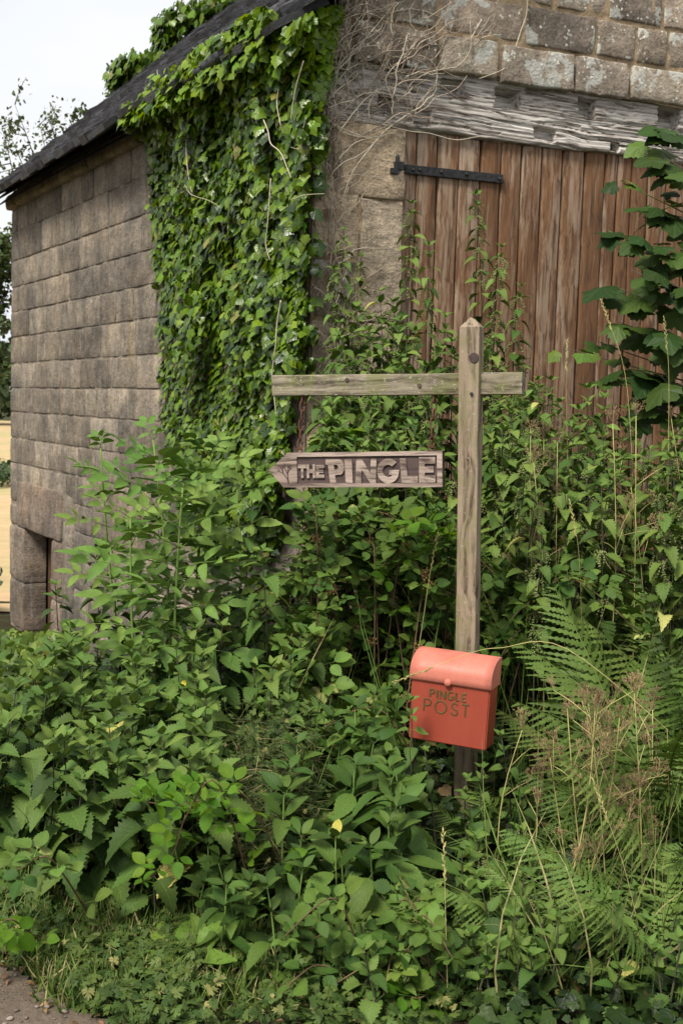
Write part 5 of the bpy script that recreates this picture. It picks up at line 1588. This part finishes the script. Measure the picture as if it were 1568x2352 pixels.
px_cane([(700, 1180), (760, 1020), (790, 1015)], 5.3, 'bright leafy bramble showing above the hanging sign', L_bramble_new, 0.05, 1.2)

# ------------------------------------------------------------------ ferns
def fern(x, y, d, label, n, L, group=None, lean=0.0):
    p = at(x, y, d); b = gp(p.x, p.y)
    root = empty('fern', b, label, 'fern', group)
    a0 = R.random() * 6.28
    for k in range(n):
        a = a0 + 6.28 * k / n + R.uniform(-.3, .3)
        el = R.uniform(0.8, 1.3) if L > 0.7 else R.uniform(0.65, 1.1)
        dd = Vector((math.cos(a) * math.cos(el) + lean, math.sin(a) * math.cos(el) - 0.12, math.sin(el)))
        M = frame(b, dd, Vector((-math.cos(a), -math.sin(a) - 0.3, 0.6)), L * R.uniform(0.8, 1.15))
        if cleft(M, 1.0): add('frond', R.choice(L_fern), root, M)
for x, y, d, lab, n, L in ((1500, 1980, 4.0, 'large fern with tall upright fronds at the right edge', 8, 0.92), (1400, 2000, 4.0, 'fern with pale fronds between the post box and the right edge', 8, 0.76), (1230, 1930, 4.05, 'fern with curled fronds right beside the post box', 6, 0.46), (1560, 2150, 3.7, 'fern spreading over the lower right edge', 8, 0.70), (1330, 2080, 3.75, 'fern half hidden by the brown seed heads', 5, 0.48), (1120, 2010, 3.85, 'small fern at the foot of the post', 5, 0.34), (1520, 2380, 3.2, 'fern with one broad frond in the lower right corner', 7, 0.58), (1250, 2260, 3.35, 'shaded fern low at the bottom right of the post', 6, 0.42), (1600, 1800, 4.4, 'tall fern behind the others at the right edge', 7, 0.9), (1450, 1790, 4.45, 'fern behind the pale fern, in front of the nettles', 6, 0.62)):
    fern(x, y, d, lab, n, L)

# ------------------------------------------------------------------ dry umbels and grasses on the right
UMB = []
for i in range(5):
    rr = random.Random(i + 5); mb = MB(); sd = MB()
    for r_ in range(9):
        a = rr.uniform(0, 6.28); e = rr.uniform(0.1, 0.9); l = rr.uniform(0.035, 0.075)
        d = Vector((math.cos(a) * e, math.sin(a) * e, 1)).normalized()
        m0 = d * l; V, Fc = tube([(0, 0, 0), m0], [0.0011, 0.0008], 3); mb.add(V, Fc)
        for s in range(6):
            d2 = (d + Vector((rr.gauss(0, .5), rr.gauss(0, .5), rr.gauss(0, .3)))).normalized(); e1 = m0 + d2 * rr.uniform(0.010, 0.022)
            V, Fc = tube([m0, e1], [0.0008, 0.0006], 3); mb.add(V, Fc)
            V, Fc = tube([e1, e1 + d2 * 0.003, e1 + d2 * 0.0075], [0.0007, 0.0019, 0.0006], 4); mb.add(V, Fc)
    UMB.append(mb.mesh('seed_head', M_seed))
def umbel(base, top, label, group):
    root = empty('dry_umbel', base, label, 'dry weed', group)
    REG.append((root, top))
    pts = stem_curve(base, top, 0.05)
    V, Fc = tube(pts, [0.0028 * (1 - 0.5 * i / 7) for i in range(8)], 5)
    add('stem', mesh('stem', rel(base, V), Fc, M_drystem, True), root, Matrix.Translation(base))
    H = (top - base).length
    add('seed_head', R.choice(UMB), root, frame(top, Vector((R.gauss(0, 1), R.gauss(0, 1), 0)), Z, R.uniform(0.5, 0.9)))
    for k in range(R.randint(2, 5)):
        p = on_curve(pts, R.uniform(0.55, 0.95)); d = Vector((R.gauss(0, 1), R.gauss(0, 1), R.uniform(0.4, 1.2))).normalized() * R.uniform(0.06, 0.17); e = p + d
        if not clear(e): continue
        V, Fc = tube([p, p + d * 0.5 + Vector((0, 0, 0.005)), e], [0.0016, 0.0013, 0.001], 4)
        add('side_stem', mesh('side_stem', rel(base, V), Fc, M_drystem, True), root, Matrix.Translation(base))
        add('seed_head', R.choice(UMB), root, frame(e, Vector((R.gauss(0, 1), R.gauss(0, 1), 0)), d.normalized() + Z, R.uniform(0.45, 0.75)))
for i in range(25):
    x = R.uniform(1180, 1500); d = R.uniform(3.45, 3.9); t = at(x, R.uniform(1590, 2080), d); b = base_under(t, 0.12, 0.06)
    if t.z - b.z < 0.15: continue
    umbel(b, t, 'dry brown seed head in the tangle between post box and ferns', 'dry seed heads beside the post box')
for i in range(12):
    x = R.uniform(1200, 1590); d = R.uniform(4.5, 5.2); t = at(x, R.uniform(930, 1160), d); b = base_under(t, 0.12, 0.06)
    umbel(b, t, 'dry seed head standing in front of the lower plank door', 'dry seed heads before the plank door')
def blade_mesh(n=5, w=0.006):
    out = []
    for i in range(4):
        V, uv, Fc = [], [], []
        dr = (0.15, 0.4, 0.75, 1.0)[i]
        for k in range(n):
            s = k / (n - 1); hw = w * (1 - s) ** 0.7 * 0.5 + 0.0002
            y = math.sin(s * dr * 1.3) / (dr * 1.3); z = (math.cos(s * dr * 1.3) - 1) / (dr * 1.3)
            V += [(-hw, y, z), (hw, y, z)]; uv += [(-0.5, s), (0.5, s)]
            if k: Fc.append((2 * k - 2, 2 * k - 1, 2 * k + 1, 2 * k))
        out.append(mesh('blade', V, Fc, M_grass, True, uv))
    return out
L_blade = blade_mesh()
L_wide = blade_mesh(5, 0.03)
def grass_stuff(name, pts, hr, label, mat=M_grass, var=None, lean=0.35):
    mats = []
    for p in pts:
        h = R.uniform(*hr)
        d = Vector((R.gauss(0, lean), R.gauss(-0.05, lean), 1)).normalized()
        M = frame(p, d, Vector((R.gauss(0, 1), R.gauss(0, 1), 0.1)), h, h * 1.0 if var is L_wide else 1.0 * (0.7 + 0.6 * R.random()))
        if cleft(M, 1.0) : mats.append(M)
    o = add(name, merged(name, var or L_blade, mats, mat)); tag(o, label, kind='stuff'); o['category'] = 'grass'
P = []
for i in range(16000):
    x = R.uniform(-1.6, 0.5); y = R.uniform(2.95, 3.75)
    if on_path(x, y, 0.16) and not (on_path(x, y + 0.1, 0.3) is False and R.random() < 0.5): continue
    dens = sstep(0.1, -0.75, x) * (1 - 0.55 * sstep(3.3, 3.75, y) * (x > -0.75)) + 0.22
    if R.random() > dens: continue
    P.append(gp(x, y))
grass_stuff('verge_grass', P, (0.03, 0.11), 'short green grass along the edge of the path')
P = [gp(*(lambda q: (q.x, q.y))(at(R.gauss(1250, 190), 1500, R.uniform(4.0, 5.2)))) for i in range(260)]
grass_stuff('long_grass', P, (0.5, 1.0), 'long grass blades among the growth right of the post', var=L_blade, lean=0.3)
P = [gp(*(lambda q: (q.x, q.y))(at(R.uniform(0, 900), 1500, R.uniform(3.6, 4.6)))) for i in range(160)]
P += [gp(*(lambda q: (q.x, q.y))(at(R.uniform(1150, 1600), 1500, R.uniform(3.0, 3.8)))) for i in range(130)]
grass_stuff('scattered_grass', P, (0.35, 0.7), 'thin grass blades scattered through the nettles', lean=0.35)
# flowering grass stalks
SPIKE = []
for i in range(3):
    rr = random.Random(i + 90); mb = MB()
    for k in range(26):
        y = k / 26 * 0.14; a = rr.uniform(0, 6.28); d = Vector((math.cos(a) * 0.45, 0.8, math.sin(a) * 0.45)).normalized()
        p = Vector((0, y, 0)); V, Fc = tube([p, p + d * 0.007, p + d * 0.014], [0.0006, 0.0021, 0.0003], 4); mb.add(V, Fc)
    SPIKE.append(mb.mesh('spike', M_drystem))
def stalk(px, d, label, d2=None):
    P = smooth_px(px, lambda x, y: at(x, y, d)); b = gp(P[0].x, P[0].y); P[0] = b
    root = empty('grass_stalk', b, label, 'grass', None)
    V, Fc = tube(P, [0.0016 * (1 - 0.5 * i / len(P)) for i in range(len(P))], 4)
    add('stem', mesh('stem', rel(b, V), Fc, M_drystem, True), root, Matrix.Translation(b))
    add('spike', R.choice(SPIKE), root, frame(P[-1] - (P[-1] - P[-3]).normalized() * 0.03, P[-1] - P[-3], Vector((0, -1, 0.3))))
stalk([(1030, 2400), (1025, 2200), (1020, 2000)], 3.02, 'pale thin grass stalk standing upright below the post box')
stalk([(1560, 1700), (1300, 1490), (1150, 1488), (1080, 1500), (975, 1540)], 3.80, 'grass stalk arching across the lid of the post box')
stalk([(1490, 2250), (1440, 2020), (1390, 1870)], 3.3, 'pale seeding grass stalk in the lower right')
stalk([(1460, 1300), (1440, 900), (1400, 745)], 5.0, 'seeding grass stalk in front of the sycamore leaves')
stalk([(1530, 1300), (1535, 900), (1530, 790)], 4.9, 'upright seeding grass stalk at the right edge')
stalk([(1310, 1300), (1300, 950), (1300, 840)], 5.1, 'pale tufted grass stalk before the lower door planks')
stalk([(1340, 1600), (1330, 1300), (1320, 1215)], 4.4, 'pale grass stalk among the nettles right of the post')
stalk([(960, 1500), (985, 1330), (992, 1290)], 4.4, 'pale grass stalk leaning just left of the post')

# ------------------------------------------------------------------ docks and ground cover
def dock(x, y, d, label, n, L):
    p = at(x, y, d); b = gp(p.x, p.y); root = empty('dock', b, label, 'dock')
    for k in range(n):
        a = 6.28 * k / n + R.uniform(-.3, .3); el = R.uniform(0.35, 0.85)
        M = frame(b, Vector((math.cos(a) * math.cos(el), math.sin(a) * math.cos(el) - 0.25, math.sin(el))), Vector((-math.cos(a) * 0.5, -math.sin(a) * 0.5 - 0.2, 1)), L * R.uniform(0.8, 1.1))
        add('leaf', R.choice(L_dock), root, M)
dock(430, 2130, 3.2, 'broad leaved dock with bright leaves at the edge of the grass', 8, 0.17)
dock(490, 2110, 3.25, 'second dock plant, right of the brightest one', 6, 0.14)
dock(360, 2110, 3.3, 'smaller dock plant left of the brightest one', 5, 0.11)
mats = []
for i in range(9000):
    x = R.uniform(-1.2, 0.4); y = R.uniform(2.85, 3.6)
    if on_path(x, y, 0.12): continue
    pn = mnoise.noise(Vector((x * 3.2, y * 3.2, 9)))
    if R.random() > 0.38 + 0.9 * pn: continue
    if y > 3.35 and -0.75 < x < -0.2 and R.random() < 0.75: continue
    p = gp(x, y) + Z * R.uniform(0.015, 0.075)
    mats.append(frame(p, Vector((R.gauss(0, 1), R.gauss(-0.3, 1), R.uniform(-0.2, 0.4))), Vector((R.gauss(0, .35), R.gauss(-0.35, .3), 1)), R.uniform(0.02, 0.042)))
o = add('buttercup_cover', merged('buttercup_cover', L_cup, mats, M_cup)); tag(o, 'low creeping buttercup leaves covering the verge', kind='stuff'); o['category'] = 'ground cover'
# ivy and small leaves filling the bank under the taller plants
mats = []; n = 0
while len(mats) < 12000 and n < 90000:
    n += 1
    x = R.uniform(-2.6, 2.6); y = R.uniform(2.75, 6.1)
    if abs(x) > y * 0.34 or (y < 3.45 and x < 0.35): continue
    tl = (Vector((x, y, 0)) - C0).dot(NL)
    if (Vector((x, y, 0)) - C0).dot(NL) < 0.04 and (Vector((x, y, 0)) - C0).dot(NF) < 0.04: continue
    g = ground(x, y)
    hgt = 0.05 + 0.18 * sstep(3.4, 4.6, y) + 0.30 * sstep(4.4, 5.8, y) * sstep(-1.0, 0.2, x)
    if y < 3.45: hgt = 0.14
    if x < 0.1 and y < 4.5: hgt *= 0.5
    hgt *= 0.75 + 0.5 * mnoise.noise(Vector((x * 2.5, y * 2.5, 1)))
    p = Vector((x, y, g + hgt * R.random() ** 0.6))
    if not clear(p, 10): continue
    mats.append(frame(p, Vector((R.gauss(0, 1), R.gauss(-0.3, 1), R.uniform(-0.8, 0.3))), Vector((R.gauss(0, .5), R.gauss(-0.5, .4), 1)), R.uniform(0.022, 0.055)))
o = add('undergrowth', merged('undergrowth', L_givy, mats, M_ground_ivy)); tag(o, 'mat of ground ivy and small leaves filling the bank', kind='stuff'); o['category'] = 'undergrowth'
# ivy mound at the left edge, paler
mats = []
for i in range(1300):
    px, py = R.gauss(60, 70), R.uniform(1450, 1700)
    if px > 200: continue
    p = at(px, py, 4.75 - (py - 1450) / 310 * 0.5 + R.gauss(0, 0.06))
    mats.append(frame(p, Vector((R.gauss(0, .6), R.gauss(-0.4, .4), -1)), Vector((R.gauss(0, .3), -0.8, 1)), R.uniform(0.025, 0.05)))
o = add('ivy_mound', merged('ivy_mound', L_givy, mats, M_mound)); tag(o, 'low mound of pale ivy in front of the side doorway', kind='stuff'); o['category'] = 'ivy'
# loose dry grass in the hollow
mats = []
for i in range(1500):
    px, py = R.gauss(625, 60), R.gauss(1830, 110)
    if not (520 < px < 745 and 1650 < py < 2010): continue
    p = at(px, py, 3.98 - (py - 1650) / 360 * 0.42 + R.gauss(0, 0.03))
    M = frame(p, Vector((R.gauss(0, 1), R.gauss(-0.4, .5), R.gauss(0, .7))), Vector((R.gauss(0, .5), -1, .5)), R.uniform(0.03, 0.11), 0.5)
    mats.append(M)
o = add('cut_grass', merged('cut_grass', L_blade, mats, M_hay)); tag(o, 'heap of loose wilted grass in the hollow between the weeds', kind='stuff'); o['category'] = 'cut grass'
mats = []
for i in range(1500):
    px, py = R.gauss(625, 65), R.gauss(1830, 120)
    if not (510 < px < 760 and 1600 < py < 2050): continue
    p = at(px, py, 4.0 - (py - 1650) / 360 * 0.42 + R.gauss(0, 0.03))
    mats.append(frame(p, Vector((R.gauss(0, 1), R.gauss(-0.3, 1), R.uniform(-0.8, 0.3))), Vector((R.gauss(0, .5), R.gauss(-0.5, .4), 1)), R.uniform(0.012, 0.03)))
o = add('cleavers_tangle', merged('cleavers_tangle', L_cup, mats, M_cup)); tag(o, 'tangle of small pale green weeds in the hollow', kind='stuff'); o['category'] = 'undergrowth'
# path litter
PEB = []
for i in range(3):
    rr = random.Random(i); V = []; 
    for k in range(5):
        for j in range(7):
            a = 6.28 * j / 7; e = -1.3 + 2.6 * k / 4; r = rr.uniform(0.8, 1.15)
            V.append((math.cos(a) * math.cos(e) * r, math.sin(a) * math.cos(e) * r * 0.8, math.sin(e) * 0.5 * r))
    Fc = [(k * 7 + j, k * 7 + (j + 1) % 7, (k + 1) * 7 + (j + 1) % 7, (k + 1) * 7 + j) for k in range(4) for j in range(7)] + [tuple(range(7))[::-1], tuple(28 + j for j in range(7))]
    PEB.append(mesh('pebble', V, Fc, None, True))
M_peb = mat_flat('pebbles', (0.12, 0.095, 0.075), (0.26, 0.22, 0.18), 60, rnd=0.4)
mats = []
for i in range(1800):
    x, y = R.uniform(-1.6, 0.1), R.uniform(2.75, 3.6)
    if not on_path(x, y, 0.1): continue
    s = 0.0015 + 0.009 * R.random() ** 5
    mats.append(frame(gp(x, y) + Z * (0.008 + s * 0.2), Vector((R.gauss(0, 1), R.gauss(0, 1), 0)), Z, s))
o = add('gravel', merged('gravel', PEB, mats, M_peb)); tag(o, 'small stones scattered on the trodden path', kind='stuff'); o['category'] = 'gravel'
M_dead = mat_leaf('fallen_leaf_brown', (0.12, 0.06, 0.03), (0.34, 0.22, 0.12), None, vein_amt=0.2, tfac=0.1)
L_dead = leaf_mesh('leaf', M_dead, 3, L=1.0, W=0.5, teeth=0, fold=0.5, droop=0.5)
mats = []
for i in range(900):
    x, y = R.uniform(-1.5, 0.4), R.uniform(2.85, 3.8)
    if R.random() < 0.5 and not on_path(x, y - 0.08): continue
    mats.append(frame(gp(x, y) + Z * 0.015, Vector((R.gauss(0, 1), R.gauss(0, 1), R.gauss(0, .15))), Vector((R.gauss(0, .3), R.gauss(0, .3), 1)), R.uniform(0.008, 0.03)))
o = add('leaf_litter', merged('leaf_litter', L_dead, mats, M_dead)); tag(o, 'brown fallen leaves lying along the path edge', kind='stuff'); o['category'] = 'leaf litter'

# ------------------------------------------------------------------ say which plant of a stand is which
COLS = [(60, 'at the left picture edge'), (200, 'under the side doorway'), (340, 'left of the elder stems'), (500, 'under the elder stems'), (620, 'left of the arrow tip'), (720, 'under the arrow tip'), (860, 'under the first sign letters'), (960, 'under the middle sign letters'), (1040, 'left beside the post'), (1120, 'in line with the post'), (1200, 'under the crossbar end'), (1320, 'right of the crossbar end'), (1440, 'midway to the right edge'), (9999, 'at the right picture edge')]
ROWS = [(860, 'tip above crossbar'), (1030, 'tip at chain height'), (1130, 'tip at sign height'), (1460, 'tip below sign'), (1720, 'tip at box height'), (2000, 'tip below box height'), (9999, 'near bottom edge')]
HEAD = {'nettle': 'stinging nettle', 'broad_leaved_weed': 'broad leaved weed', 'elder_sucker': 'low elder sucker', 'bramble': 'arching bramble cane', 'dry_umbel': 'dry seed head'}
cells = {}
for root, top in REG:
    x, y = proj(top)
    col = next(t for lim, t in COLS if x < lim); row = next(t for lim, t in ROWS if y < lim)
    if 'above' in row or 'chain' in row: col = col.replace('under the', 'behind the')
    cells.setdefault((HEAD[root.name.split('.')[0]], row, col), []).append((top.y, x, root))
ORD = ['leftmost', 'second from left', 'third from left', 'fourth from left', 'fifth from left', 'sixth from left', 'seventh from left', 'eighth from left', 'ninth from left', 'tenth from left', 'eleventh from left', 'twelfth from left', 'thirteenth from left', 'fourteenth from left'] + [w + ' from left' for w in ('fifteenth', 'sixteenth', 'seventeenth', 'eighteenth', 'nineteenth', 'twentieth', 'twenty-first', 'twenty-second', 'twenty-third', 'twenty-fourth', 'twenty-fifth', 'twenty-sixth')]
for (head, row, col), L in cells.items():
    n = len(L)
    L.sort(key=lambda e: e[0] if n < 4 else e[1])
    for i, (_, _, root) in enumerate(L):
        if n == 1: adj = ''
        elif n == 2: adj = ('nearer ', 'farther ')[i]
        elif n == 3: adj = ('nearest ', 'middle ', 'farthest ')[i]
        else: adj = ('rightmost' if i == n - 1 else ORD[min(i, 25)]) + ' '
        root['label'] = '%s%s %s, %s' % (adj, head, col, row)
